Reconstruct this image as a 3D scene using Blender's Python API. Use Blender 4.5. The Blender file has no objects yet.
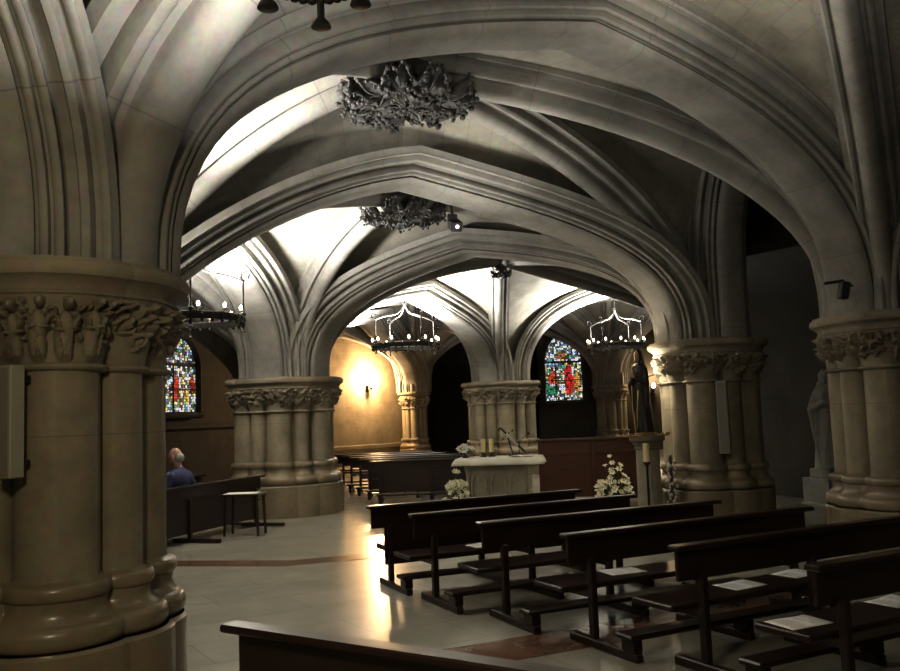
import bpy, math, random
import numpy as np
from mathutils import Vector, Matrix, noise as mnoise

SC = bpy.context.scene
COL = SC.collection
PI = math.pi
rng = np.random.default_rng(7)
random.seed(7)

# ------------------------------------------------------------------ materials
def newmat(name):
    m = bpy.data.materials.new(name); m.use_nodes = True
    nt = m.node_tree; nt.nodes.clear()
    out = nt.nodes.new('ShaderNodeOutputMaterial'); b = nt.nodes.new('ShaderNodeBsdfPrincipled')
    nt.links.new(b.outputs[0], out.inputs[0])
    return m, nt, b
def node(nt, typ, **kw):
    n = nt.nodes.new(typ)
    for k, v in kw.items():
        if k in n.inputs: n.inputs[k].default_value = v
        else: setattr(n, k, v)
    return n
def math_node(nt, op, a, b=None):
    n = nt.nodes.new('ShaderNodeMath'); n.operation = op
    for i, v in enumerate((a, b)):
        if v is None: continue
        if isinstance(v, (int, float)): n.inputs[i].default_value = v
        else: nt.links.new(v, n.inputs[i])
    return n.outputs[0]
def mixcol(nt, fac, a, b, typ='MIX'):
    n = nt.nodes.new('ShaderNodeMix'); n.data_type = 'RGBA'; n.blend_type = typ
    for s, v in ((0, fac), (6, a), (7, b)):
        if isinstance(v, (int, float)): n.inputs[s].default_value = v
        elif isinstance(v, tuple): n.inputs[s].default_value = (*v, 1) if len(v) == 3 else v
        else: nt.links.new(v, n.inputs[s])
    return n.outputs[2]
def stone(name, col, joints=None, rough=.75, bump=.25, dark=.55, spec=.35, coat=0):
    m, nt, b = newmat(name)
    tc = node(nt, 'ShaderNodeTexCoord')
    n1 = node(nt, 'ShaderNodeTexNoise', Scale=1.3, Detail=6.0, Roughness=.65); nt.links.new(tc.outputs['Object'], n1.inputs['Vector'])
    n2 = node(nt, 'ShaderNodeTexNoise', Scale=14.0, Detail=8.0, Roughness=.7); nt.links.new(tc.outputs['Object'], n2.inputs['Vector'])
    r = node(nt, 'ShaderNodeValToRGB'); nt.links.new(n1.outputs[0], r.inputs[0])
    d = tuple(c*dark for c in col)
    r.color_ramp.elements[0].position = .3; r.color_ramp.elements[0].color = (*d, 1)
    r.color_ramp.elements[1].position = .62; r.color_ramp.elements[1].color = (*col, 1)
    c = mixcol(nt, .35, r.outputs[0], n2.outputs[1], 'OVERLAY')
    h = n2.outputs[0]
    if joints:
        uv = node(nt, 'ShaderNodeUVMap')
        if joints[0] == 'brick':
            br = node(nt, 'ShaderNodeTexBrick', Scale=1.0)
            br.inputs['Mortar Size'].default_value = .006; br.inputs['Brick Width'].default_value = joints[1]; br.inputs['Row Height'].default_value = joints[2]
            br.inputs['Color1'].default_value = (.9, .9, .9, 1); br.inputs['Color2'].default_value = (1.03, 1.02, 1.0, 1); br.inputs['Mortar'].default_value = (.80, .78, .74, 1)
            nt.links.new(uv.outputs[0], br.inputs['Vector'])
            c = mixcol(nt, 1.0, c, br.outputs[0], 'MULTIPLY')
        else:
            sx = node(nt, 'ShaderNodeSeparateXYZ'); nt.links.new(uv.outputs[0], sx.inputs[0])
            k = sx.outputs[0] if joints[0] == 'u' else sx.outputs[1]
            fr = math_node(nt, 'FRACT', math_node(nt, 'DIVIDE', k, joints[1]))
            lt = math_node(nt, 'LESS_THAN', fr, joints[2]/joints[1])
            c = mixcol(nt, math_node(nt, 'MULTIPLY', lt, .45), c, tuple(x*.3 for x in col))
    nt.links.new(c, b.inputs['Base Color'])
    b.inputs['Roughness'].default_value = rough
    b.inputs['Specular IOR Level'].default_value = spec
    if coat:
        b.inputs['Coat Weight'].default_value = coat; b.inputs['Coat Roughness'].default_value = .22
    bp = node(nt, 'ShaderNodeBump', Strength=bump, Distance=.02); nt.links.new(h, bp.inputs['Height']); nt.links.new(bp.outputs[0], b.inputs['Normal'])
    return m
def plain(name, col, rough=.5, metal=0, emit=None, spec=.5, noise=0, scale=20.):
    m, nt, b = newmat(name)
    b.inputs['Base Color'].default_value = (*col, 1); b.inputs['Roughness'].default_value = rough
    b.inputs['Metallic'].default_value = metal; b.inputs['Specular IOR Level'].default_value = spec
    tc = node(nt, 'ShaderNodeTexCoord')
    n = node(nt, 'ShaderNodeTexNoise', Scale=scale, Detail=4.0); nt.links.new(tc.outputs['Object'], n.inputs['Vector'])
    c = mixcol(nt, noise, tuple(col), n.outputs[1], 'OVERLAY'); nt.links.new(c, b.inputs['Base Color'])
    if emit:
        b.inputs['Emission Color'].default_value = (*emit[0], 1); b.inputs['Emission Strength'].default_value = emit[1]
    return m
def wood(name, col, rough=.3):
    m, nt, b = newmat(name)
    tc = node(nt, 'ShaderNodeTexCoord'); mp = node(nt, 'ShaderNodeMapping'); mp.inputs['Scale'].default_value = (1.2, 16, 16)
    nt.links.new(tc.outputs['Object'], mp.inputs[0])
    n = node(nt, 'ShaderNodeTexNoise', Scale=2.5, Detail=6.0); nt.links.new(mp.outputs[0], n.inputs['Vector'])
    c = mixcol(nt, n.outputs[0], tuple(x*.45 for x in col), tuple(x*1.5 for x in col))
    nt.links.new(c, b.inputs['Base Color']); b.inputs['Roughness'].default_value = rough
    bp = node(nt, 'ShaderNodeBump', Strength=.08, Distance=.01); nt.links.new(n.outputs[0], bp.inputs['Height']); nt.links.new(bp.outputs[0], b.inputs['Normal'])
    return m
def floor_mat():
    m, nt, b = newmat('polished_marble')
    tc = node(nt, 'ShaderNodeTexCoord'); mp = node(nt, 'ShaderNodeMapping'); mp.inputs['Rotation'].default_value = (0, 0, math.radians(-32))
    nt.links.new(tc.outputs['Object'], mp.inputs[0])
    br = node(nt, 'ShaderNodeTexBrick', Scale=1.0); br.offset = .5
    br.inputs['Mortar Size'].default_value = .004; br.inputs['Brick Width'].default_value = 1.2; br.inputs['Row Height'].default_value = .6
    br.inputs['Color1'].default_value = (.325, .312, .265, 1); br.inputs['Color2'].default_value = (.365, .352, .30, 1); br.inputs['Mortar'].default_value = (.25, .22, .17, 1)
    nt.links.new(mp.outputs[0], br.inputs['Vector'])
    n = node(nt, 'ShaderNodeTexNoise', Scale=1.6, Detail=9.0, Roughness=.65, Distortion=.3); nt.links.new(mp.outputs[0], n.inputs['Vector'])
    c = mixcol(nt, .35, br.outputs[0], n.outputs[0], 'OVERLAY')
    nt.links.new(c, b.inputs['Base Color']); b.inputs['Roughness'].default_value = .22; b.inputs['Specular IOR Level'].default_value = .5
    return m
STONE = (.27, .235, .165)
M = dict(
    arch=stone('voussoir_stone', (.265, .256, .232), ('u', .85, .010)),
    web=stone('vault_masonry', (.315, .30, .255), ('brick', .62, .34), bump=.15),
    shaft=stone('shaft_stone', STONE, ('v', .78, .007), coat=.12),
    base=stone('polished_base_stone', (.25, .205, .135), None, rough=.42, bump=.12, coat=.45),
    carve=stone('carved_stone', (.27, .235, .175), None, bump=.5, dark=.5),
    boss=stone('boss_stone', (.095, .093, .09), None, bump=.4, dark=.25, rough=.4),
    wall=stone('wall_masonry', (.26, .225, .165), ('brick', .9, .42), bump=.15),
    shaded_wall=stone('shaded_wall_masonry', (.048, .043, .032), ('brick', .9, .42), bump=.15),  # wall masonry with shade put into the colour, for unlit surfaces
    floor=floor_mat(),
    inlay=stone('red_brown_marble', (.20, .115, .075), ('u', .6, .006), rough=.22, bump=.02, spec=.5),
    altar=stone('altar_stone', (.42, .39, .31), None, bump=.2),
    pale=stone('pale_statue_stone', (.42, .42, .39), None, bump=.2),
    wood=wood('dark_varnished_wood', (.026, .013, .009), .28),
    wood2=wood('red_brown_wood', (.085, .034, .018), .35),
    iron=plain('black_wrought_iron', (.022, .02, .018), .45, .6),
    black=plain('black_plastic', (.012, .012, .012), .5),
    grey=plain('grey_speaker_paint', (.27, .26, .21), .6),
    grille=plain('speaker_grille', (.20, .19, .155), .7),
    bulb=plain('glowing_bulb', (1, .95, .85), .4, emit=((1, .93, .8), 9.0)),
    lens=plain('spot_lens', (1, 1, 1), .2, emit=((1, 1, 1), 1.2)),
    cup=plain('pale_enamel_cup', (.75, .7, .6), .4),
    cloth=plain('white_linen', (.80, .78, .70), .85, noise=.1),
    paper=plain('white_paper', (.95, .95, .94), .8),
    ink=plain('printed_ink', (.35, .35, .36), .8),
    wax=plain('cream_wax', (.72, .62, .36), .5),
    brass=plain('aged_brass', (.42, .30, .12), .3, .9),
    robe=plain('dark_gilded_robe', (.016, .013, .010), .45, .1, noise=.3),
    gold=plain('gilding', (.55, .40, .16), .35, .8),
    skin=plain('skin', (.50, .30, .22), .55),
    carvskin=plain('painted_flesh', (.45, .27, .18), .5),
    blue=plain('blue_jacket_cloth', (.055, .06, .14), .85),
    trouser=plain('dark_trouser_cloth', (.03, .03, .035), .9),
    hair=plain('grey_hair', (.35, .33, .30), .8),
    petal=plain('cream_petals', (.72, .70, .52), .7),
    rose=plain('white_rose_petals', (.72, .72, .64), .7),
    leaf=plain('dark_green_leaves', (.05, .085, .03), .6),
    vase=plain('dark_vase', (.06, .05, .04), .3),
    glassy=plain('silvered_glass', (.85, .82, .76), .22, .5),
    lead=plain('lead_came', (.008, .008, .008), .7),
)

# ------------------------------------------------------------------ mesh building
class MB:
    def __init__(s): s.v = []; s.f = []; s.uv = []
    def add(s, verts, faces, uvs=None):
        o = len(s.v); s.v += [tuple(map(float, p)) for p in verts]
        s.uv += [tuple(map(float, p)) for p in uvs] if uvs is not None else [(p[0], p[1]) for p in verts]
        s.f += [tuple(i+o for i in f) for f in faces]
        return s
    def grid(s, P, UV=None, wrap_u=False, flip=False):
        P = np.asarray(P, float); n, m = P.shape[:2]
        idx = np.arange(n*m).reshape(n, m); fs = []
        for i in range(n if wrap_u else n-1):
            a = idx[i]; b = idx[(i+1) % n]
            for j in range(m-1):
                q = (a[j], b[j], b[j+1], a[j+1]); fs.append(tuple(int(x) for x in (q[::-1] if flip else q)))
        s.add(P.reshape(-1, 3), fs, None if UV is None else np.asarray(UV, float).reshape(-1, 2)); return s
    def box(s, c, size, rot=None, bevel=0.0):
        x, y, z = (k/2 for k in size)
        if bevel > 0:
            b = min(bevel, x*.9, y*.9, z*.9); vs = []
            pts = []
            for sx in (-1, 1):
                for sy in (-1, 1):
                    for sz in (-1, 1):
                        pts += [(sx*x, sy*(y-b), sz*(z-b)), (sx*(x-b), sy*y, sz*(z-b)), (sx*(x-b), sy*(y-b), sz*z)]
            idx = lambda sx, sy, sz, k: (((sx > 0)*2+(sy > 0))*2+(sz > 0))*3+k
            fs = []
            S = (-1, 1)
            for sx in S: fs.append([idx(sx, -1, -1, 0), idx(sx, 1, -1, 0), idx(sx, 1, 1, 0), idx(sx, -1, 1, 0)][::sx])
            for sy in S: fs.append([idx(-1, sy, -1, 1), idx(1, sy, -1, 1), idx(1, sy, 1, 1), idx(-1, sy, 1, 1)][::-sy])
            for sz in S: fs.append([idx(-1, -1, sz, 2), idx(1, -1, sz, 2), idx(1, 1, sz, 2), idx(-1, 1, sz, 2)][::sz])
            for sx in S:
                for sy in S: fs.append([idx(sx, sy, -1, 0), idx(sx, sy, -1, 1), idx(sx, sy, 1, 1), idx(sx, sy, 1, 0)][::sx*sy])
            for sx in S:
                for sz in S: fs.append([idx(sx, -1, sz, 0), idx(sx, 1, sz, 0), idx(sx, 1, sz, 2), idx(sx, -1, sz, 2)][::sx*sz])
            for sy in S:
                for sz in S: fs.append([idx(-1, sy, sz, 1), idx(-1, sy, sz, 2), idx(1, sy, sz, 2), idx(1, sy, sz, 1)][::sy*sz])
            for sx in S:
                for sy in S:
                    for sz in S: fs.append([idx(sx, sy, sz, 0), idx(sx, sy, sz, 1), idx(sx, sy, sz, 2)][::sx*sy*sz])
        else:
            pts = [(sx*x, sy*y, sz*z) for sx in (-1, 1) for sy in (-1, 1) for sz in (-1, 1)]
            fs = [(0, 1, 3, 2), (4, 6, 7, 5), (0, 4, 5, 1), (2, 3, 7, 6), (0, 2, 6, 4), (1, 5, 7, 3)]
        R = Matrix.Identity(3) if rot is None else rot
        vs = [tuple(R @ Vector(p) + Vector(c)) for p in pts]
        s.add(vs, fs, [(p[0]+p[1], p[2]) for p in pts]); return s
    def lathe(s, prof, c=(0, 0, 0), n=24, rf=None):
        P = []; UV = []
        for i in range(n+1):
            t = 2*PI*i/n; row = []; ru = []
            for k, (r, z) in enumerate(prof):
                q = r*(rf(t, z) if rf else 1)
                row.append((c[0]+q*math.cos(t), c[1]+q*math.sin(t), c[2]+z)); ru.append((t*max(prof, key=lambda a: a[0])[0], z))
            P.append(row); UV.append(ru)
        return s.grid(P, UV)
    def tube(s, pts, r, n=8, closed=False):
        pts = [Vector(p) for p in pts]; rs = r if hasattr(r, '__len__') else [r]*len(pts)
        P = []; up = None
        for i, p in enumerate(pts):
            if closed: t = pts[(i+1) % len(pts)]-pts[i-1]
            else: t = pts[min(i+1, len(pts)-1)]-pts[max(i-1, 0)]
            t.normalize()
            if up is None: up = Vector((0, 0, 1)) if abs(t.z) < .9 else Vector((1, 0, 0))
            a = t.cross(up); 
            if a.length < 1e-4: a = t.orthogonal()
            a.normalize(); b = a.cross(t); up = b
            P.append([tuple(p+(a*math.cos(2*PI*k/n)+b*math.sin(2*PI*k/n))*rs[i]) for k in range(n+1)])
        if closed: P.append(P[0])
        s.grid(P)
        if not closed:
            for row, q, fl in ((P[0], pts[0], 0), (P[-1], pts[-1], 1)):
                fs = [(k, k+1, n+1) if fl else (k+1, k, n+1) for k in range(n)]
                s.add(list(row)+[tuple(q)], fs)
        return s
    def ball(s, c, r, n=8, m=6, rot=None):
        rx, ry, rz = r if hasattr(r, '__len__') else (r, r, r); P = []
        for i in range(n+1):
            row = []
            for j in range(m+1):
                a = 2*PI*i/n; b = -PI/2+PI*j/m
                q = Vector((rx*math.cos(b)*math.cos(a), ry*math.cos(b)*math.sin(a), rz*math.sin(b)))
                if rot is not None: q = rot @ q
                row.append(tuple(q+Vector(c)))
            P.append(row)
        return s.grid(P)
    def capsule(s, a, b, ra, rb, n=10):
        s.tube([a, b], [ra, rb], n); s.ball(a, ra, n, 8); s.ball(b, rb, n, 8); return s
    def build(s, name, mat, parent=None, sharp=35, origin=None, smooth=True):
        me = bpy.data.meshes.new(name)
        v = s.v
        if origin is not None: v = [(p[0]-origin[0], p[1]-origin[1], p[2]-origin[2]) for p in v]
        me.from_pydata(v, [], s.f)
        uvl = me.uv_layers.new(name='UVMap')
        li = np.zeros(len(me.loops), np.int32); me.loops.foreach_get('vertex_index', li)
        uvl.data.foreach_set('uv', np.asarray(s.uv, np.float32)[li].ravel())
        me.materials.append(mat)
        if smooth:
            me.polygons.foreach_set('use_smooth', [True]*len(me.polygons))
            me.set_sharp_from_angle(angle=math.radians(sharp))
        me.update()
        o = bpy.data.objects.new(name, me); COL.objects.link(o)
        if origin is not None: o.location = origin
        if parent is not None: o.parent = parent
        return o
def tag(o, label=None, cat=None, group=None, kind=None):
    if label: o['label'] = label
    if cat: o['category'] = cat
    if group: o['group'] = group
    if kind: o['kind'] = kind
    return o
def empty(name, loc=(0, 0, 0), rz=0, label=None, cat=None, group=None, kind='thing'):
    o = bpy.data.objects.new(name, None); COL.objects.link(o); o.location = loc; o.rotation_euler = (0, 0, rz); o.empty_display_size = .1
    return tag(o, label, cat, group, kind)
KIDS = {}
def dup(root, loc, rz, label=None, group=None):
    def rec(o, parent):
        c = o.copy(); COL.objects.link(c)
        if parent is not None: c.parent = parent
        for ch in [k for k in bpy.data.objects if k.parent == o]: rec(ch, c)
        return c
    r = rec(root, None); r.location = loc; r.rotation_euler = (0, 0, rz)
    if label: r['label'] = label
    if group: r['group'] = group
    return r
def weld(o, d=1e-4):
    md = o.modifiers.new('weld', 'WELD'); md.merge_threshold = d
def remesh(o, vox, smooth=2):
    md = o.modifiers.new('remesh', 'REMESH'); md.mode = 'VOXEL'; md.voxel_size = vox; md.use_smooth_shade = True
    if smooth:
        sm = o.modifiers.new('smooth', 'SMOOTH'); sm.iterations = smooth; sm.factor = .5
    return o

def area_up(nm, loc, r, e, col=(1, .96, .9)):
    l = bpy.data.lights.new(nm, 'AREA'); l.shape = 'DISK'; l.size = r*2; l.energy = e; l.color = col
    o = bpy.data.objects.new(nm, l); COL.objects.link(o); o.location = loc; o.rotation_euler = (PI, 0, 0); return o
def spot_up(nm, loc, e, col=(1, .96, .9), ang=165, blend=.5, r=.15):
    l = bpy.data.lights.new(nm, 'SPOT'); l.energy = e; l.color = col; l.shadow_soft_size = r; l.spot_size = math.radians(ang); l.spot_blend = blend
    o = bpy.data.objects.new(nm, l); COL.objects.link(o); o.location = loc; o.rotation_euler = (PI, 0, 0); return o
def point(nm, loc, e, col, r=.1):
    l = bpy.data.lights.new(nm, 'POINT'); l.energy = e; l.color = col; l.shadow_soft_size = r
    o = bpy.data.objects.new(nm, l); COL.objects.link(o); o.location = loc; return o
spot_up('chandelier_light', (-3.15, 12.75, 3.6), 760)
point('chandelier_light', (-3.15, 12.75, 3.6), 70, (1, .92, .8), .15)
# ------------------------------------------------------------------ camera
H = 1.6
cam = bpy.data.cameras.new('camera'); camo = bpy.data.objects.new('camera', cam); COL.objects.link(camo)
cam.sensor_width = 36; cam.lens = 35.0; cam.clip_start = .05; cam.clip_end = 200
pitch, roll = math.radians(5.2), math.radians(2.1)
camo.matrix_world = Matrix.Translation((0, 0, H)) @ Matrix.Rotation(PI/2+pitch, 4, 'X') @ Matrix.Rotation(-roll, 4, 'Z')
SC.camera = camo

# ------------------------------------------------------------------ plan
N = dict(P0=(-2.42, 5.25), P4=(4.83, 9.55), P3=(3.66, 12.5), L=(-4.30, 8.90), P1=(-2.98, 15.6), P2=(1.31, 23.6), N3=(7.3, 22.4),
         P5=(-1.35, 31.0), P6=(6.0, 33.2), K0=(-2.7, -2.8), K1=(7.6, 1.6), W0=(-10.2, 10.0), W1=(-8.2, 19.0), W2=(-5.9, 27.2))
RF = dict(P0=.75, P4=.75, P3=.70, L=.75, P1=.80, P2=.80, N3=.7, P5=.5, P6=.6, K0=.75, K1=.75, W0=.6, W1=.6, W2=.5)
ZS = 2.50
DZ = dict(P1=-.17, P2=-.08, P5=-.05)

# ------------------------------------------------------------------ setting: floor, walls
mb = MB(); mb.add([(-14, -9, 0), (15, -9, 0), (15, 42, 0), (-14, 42, 0)], [(0, 1, 2, 3)])
tag(mb.build('floor', M['floor'], smooth=False), kind='structure', label='pale polished marble floor', cat='floor')
def inlay(a, b, w, name, h=.004):
    a = Vector((*a, 0)); b = Vector((*b, 0)); d = (b-a); L = d.length; d.normalize(); n = Vector((-d.y, d.x, 0))*w/2; z = Vector((0, 0, h))
    P = [a-n+z, b-n+z, b+n+z, a+n+z]
    m = MB().add(P, [(0, 1, 2, 3)], [(0, 0), (L, 0), (L, w), (0, w)])
    m.add([p-z for p in P]+P, [(0, 1, 5, 4), (1, 2, 6, 5), (2, 3, 7, 6), (3, 0, 4, 7)])
    tag(m.build(name, M['inlay'], smooth=False), kind='structure')
inlay((-1.75, 5.1), (4.2, 8.0), .50, 'trim_1')
inlay((-4.6, 10.62), (-1.9, 10.06), .36, 'trim_2', .006)
inlay((-2.0, 10.05), (3.4, 11.9), .36, 'trim_3')
def wall(name, a, b, z0, z1, mat, th=.3):
    a = Vector(a); b = Vector(b); d = b-a; L = d.length; d.normalize(); n = Vector((d.y, -d.x))  # outward normal is to the right of a->b reversed
    n = -n*th
    P = [(a.x, a.y), (b.x, b.y), (b.x+n.x, b.y+n.y), (a.x+n.x, a.y+n.y)]
    m = MB()
    m.add([(P[0][0], P[0][1], z0), (P[1][0], P[1][1], z0), (P[1][0], P[1][1], z1), (P[0][0], P[0][1], z1)], [(0, 1, 2, 3)], [(0, z0), (L, z0), (L, z1), (0, z1)])
    m.add([(P[3][0], P[3][1], z0), (P[2][0], P[2][1], z0), (P[2][0], P[2][1], z1), (P[3][0], P[3][1], z1)], [(3, 2, 1, 0)], [(0, z0), (L, z0), (L, z1), (0, z1)])
    for i, j in ((1, 2), (3, 0)):
        m.add([(P[i][0], P[i][1], z0), (P[j][0], P[j][1], z0), (P[j][0], P[j][1], z1), (P[i][0], P[i][1], z1)], [(0, 1, 2, 3)], [(0, z0), (th, z0), (th, z1), (0, z1)])
    m.add([(*p, z1) for p in P], [(0, 1, 2, 3)])
    return tag(m.build(name, mat, smooth=False), kind='structure')
ZT = 6.2
WP = [(-11.5, -3), (-11.2, 10), (-8.6, 19), (-6.0, 27.3), (-1.55, 32.2), (-.9, 39), (3.0, 39), (3.0, 33.6), (9.5, 33.6), (12.5, 26), (9.4, 18.2), (5.3, 16.4), (8.2, 8.4), (10, 2), (9.5, -5), (2, -8), (-6, -8), (-11.5, -3)]
WN = ['left_near', 'left_middle', 'left_window', 'far_left', 'recess_left', 'recess_far', 'recess_right', 'far_window', 'far_right', 'right_far', 'chapel_side', 'chapel', 'right_near', 'right_front', 'front_right', 'front', 'front_left']
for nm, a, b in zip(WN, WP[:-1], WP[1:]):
    mt = M['shaded_wall'] if nm in ('chapel', 'chapel_side', 'recess_far', 'recess_left', 'recess_right', 'left_window', 'far_window') else M['wall']
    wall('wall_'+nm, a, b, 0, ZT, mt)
mb = MB(); mb.box((.5, 16, ZT+.1), (28, 52, .2)); tag(mb.build('ceiling', M['shaded_wall'], smooth=False), kind='structure')
mb = MB(); mb.add([(3.0, 12.9, 5.35), (4.9, 8.9, 5.35), (8.6, 8.2, 5.0), (5.4, 16.8, 5.0)], [(0, 1, 2, 3)]); tag(mb.build('ceiling_chapel', M['shaded_wall'], smooth=False), kind='structure')

# ------------------------------------------------------------------ arches, ribs, webs
def bez(half, rise, a=.62, b=.55, m=.18, n=24):
    t = np.linspace(0, 1, n)[:, None]
    P = np.array([[0, 0], [0, a*rise], [half-b*half, rise-b*half*m], [half, rise]], float)
    return (1-t)**3*P[0]+3*(1-t)**2*t*P[1]+3*(1-t)*t*t*P[2]+t**3*P[3]
def roll_pts(c, r, a0, a1, n=6):
    return [(c[0]+r*math.cos(math.radians(a0+(a1-a0)*i/(n-1))), c[1]+r*math.sin(math.radians(a0+(a1-a0)*i/(n-1)))) for i in range(n)]
def arch_profile(w, d):
    # half profile (lateral, radial), built in unit width .62 and depth .6
    h = [(0, 0), (.10, .000), (.17, .006), (.225, .025), (.26, .06), (.275, .105)]
    h += [(.245, .150), (.245, .175), (.285, .165)]
    h += roll_pts((.315, .150), .026, 200, 380, 6)
    h += [(.335, .215), (.350, .225)]
    h += roll_pts((.385, .205), .028, 200, 380, 6)
    h += [(.395, .28), (.370, .33), (.385, .40), (.44, .415), (.47, .38)]
    h += [(.475, .325), (.50, .335), (.515, .36)]
    h += [(.518, .47), (.545, .485)]
    h += roll_pts((.580, .465), .030, 210, 390, 5)
    h += [(.61, .52), (.62, .60)]
    h = [(x*w/.62, y*d/.60) for x, y in h]
    return [(-x, y) for x, y in h[:0:-1]]+h
def rib_profile(w, d):
    h = roll_pts((0, .10), .10, -90, 20, 7)
    h += [(.095, .155), (.12, .17)]
    h += roll_pts((.155, .185), .035, 200, 370, 5)
    h += [(.19, .22), (.185, .26), (.22, .285), (.25, .29), (.26, .36)]
    h = [(x*w/.26, y*d/.36) for x, y in h]
    return [(-x, y) for x, y in h[:0:-1]]+h
def sweep(curve, lat, prof):
    C = np.asarray(curve, float); n = len(C)
    T = np.zeros_like(C); T[1:-1] = C[2:]-C[:-2]; T[0] = C[1]-C[0]; T[-1] = C[-1]-C[-2]
    T /= np.linalg.norm(T, axis=1)[:, None]
    lat = np.asarray(lat, float)
    Rd = np.cross(np.broadcast_to(lat, T.shape), T); Rd /= np.linalg.norm(Rd, axis=1)[:, None]
    L = np.concatenate([[0], np.cumsum(np.linalg.norm(np.diff(C, axis=0), axis=1))])
    pr = np.array(prof); pl = np.concatenate([[0], np.cumsum(np.linalg.norm(np.diff(pr, axis=0), axis=1))])
    P = C[:, None, :]+lat[None, None, :]*pr[None, :, 0, None]+Rd[:, None, :]*pr[None, :, 1, None]
    UV = np.stack(np.broadcast_arrays(L[:, None], pl[None, :]), -1)
    return P, UV, Rd
ARC = {}
def half_curves(A, B, za, par):
    a = np.array(N[A]); b = np.array(N[B]); d = b-a; d /= np.linalg.norm(d)
    fa = a+d*par.get('rfa', RF[A]); fb = b-d*RF[B]; full = np.linalg.norm(fb-fa)
    ap = par.get('apex'); fr = .5 if ap is None else float((np.array(ap)-fa) @ d)/full
    st = par.get('stilt', .12)
    cs = []
    for k in (A, B):
        zs = ZS+DZ.get(k, 0)
        half = full*(fr if k == A else 1-fr)
        c = bez(half, za-zs-st, par.get('a2', par.get('a', .62)) if k == A else par.get('a', .62), par.get('b', .55), par.get('m', .18), par.get('n', 22))
        c = np.vstack([[[0, -st]], c]); c[:, 1] += st+zs; cs.append(c)
    c, e = cs
    ha = np.c_[fa[0]+d[0]*c[:, 0], fa[1]+d[1]*c[:, 0], c[:, 1]]
    hb = np.c_[fb[0]-d[0]*e[:, 0], fb[1]-d[1]*e[:, 0], e[:, 1]]
    return ha, hb, d
def offset_curve(c, up_out, r):
    # move a half curve r outward in its own vertical plane
    T = np.gradient(c, axis=0); T /= np.linalg.norm(T, axis=1)[:, None]
    lat = np.array([up_out[1], -up_out[0], 0.])
    Rd = np.cross(np.broadcast_to(lat, T.shape), T)
    if Rd[0] @ np.array([up_out[0], up_out[1], 0]) > 0: Rd = -Rd
    return c+Rd*r
def arch(A, B, za, label, w=.60, d=.36, web=.31, hidden=False, **par):
    ha, hb, dr = half_curves(A, B, za, par)
    full = np.vstack([ha, hb[-2::-1]])
    lat = np.array([dr[1], -dr[0], 0.])
    P, UV, Rd = sweep(full, lat, arch_profile(w, d))
    if Rd[0] @ np.array([dr[0], dr[1], 0]) > 0:
        lat = -lat; P, UV, Rd = sweep(full, lat, arch_profile(w, d))
    o = MB().grid(P, UV, flip=True).build('stone_arch', M['arch'], origin=tuple(map(float, (N[A][0], N[A][1], ZS))), sharp=40)
    tag(o, label, 'arch', 'moulded stone arches between the pillars', 'thing')
    ca, cb = offset_curve(ha, dr, web), offset_curve(hb, -dr, web); tip = (ca[-1]+cb[-1])/2; tip[2] = max(ca[-1][2], cb[-1][2])
    ca[-1] = tip; cb[-1] = tip; ARC[(A, B)] = (ca, cb); ARC[(B, A)] = ARC[(A, B)][::-1]
def rib(A, boss, zb, label, w=.26, d=.42, web=.34, **par):
    if A in par.get('heavy', ()): w, d, web = .46, .52, .42
    a = np.array(N[A]); b = np.array(boss[:2]); dr = b-a; dist = np.linalg.norm(dr); dr /= dist
    fa = a+dr*(RF[A]-.02)
    st = .12
    zs = ZS+DZ.get(A, 0)
    c = bez(dist-RF[A]+.02, zb-zs-st, par.get('ra', {}).get(A, par.get('a', .5)), par.get('b', .55), par.get('m', .12), 22); c = np.vstack([[[0, -st]], c]); c[:, 1] += st
    hc = np.c_[fa[0]+dr[0]*c[:, 0], fa[1]+dr[1]*c[:, 0], zs+c[:, 1]]
    lat = np.array([dr[1], -dr[0], 0.])
    P, UV, Rd = sweep(hc, lat, rib_profile(w, d))
    if Rd[0] @ np.array([dr[0], dr[1], 0]) > 0: P, UV, Rd = sweep(hc, -lat, rib_profile(w, d))
    o = MB().grid(P, UV, flip=True).build('vault_rib', M['arch'], origin=tuple(map(float, (a[0], a[1], ZS))), sharp=40)
    tag(o, label, 'vault rib', 'moulded vault ribs', 'thing')
    return offset_curve(hc, dr, web)
def bay(nm, nodes, boss, zb, labels, **par):
    ribs = [rib(k, boss, zb, lb, **par) for k, lb in zip(nodes, labels)]
    mb = MB(); n = len(nodes)
    tip = np.mean([c[-1] for c in ribs], axis=0)
    for c in ribs: c[-1] = tip
    for i in range(n):
        A, B = nodes[i], nodes[(i+1) % n]
        ca, cb = ARC[(A, B)]
        ra, rb = ribs[i], ribs[(i+1) % n]
        for arc, rb_ in ((ca, ra), (cb, rb)):
            S = np.linspace(0, 1, 10)[None, :, None]
            P = arc[:, None, :]*(1-S)+rb_[:, None, :]*S
            bul = np.linspace(0, 1, len(arc))[:, None]*np.sin(PI*S[..., 0])*.10
            P[..., 2] += bul
            La = np.concatenate([[0], np.cumsum(np.linalg.norm(np.diff((arc+rb_)/2, axis=0), axis=1))])
            Wd = np.linalg.norm(arc-rb_, axis=1)
            UV = np.stack([np.broadcast_to(Wd[:, None]*np.linspace(0, 1, 10)[None, :], P.shape[:2]), np.broadcast_to(La[:, None], P.shape[:2])], -1)
            mb.grid(P, UV)
    tag(mb.build('ceiling_'+nm, M['web'], sharp=60), kind='structure')

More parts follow.
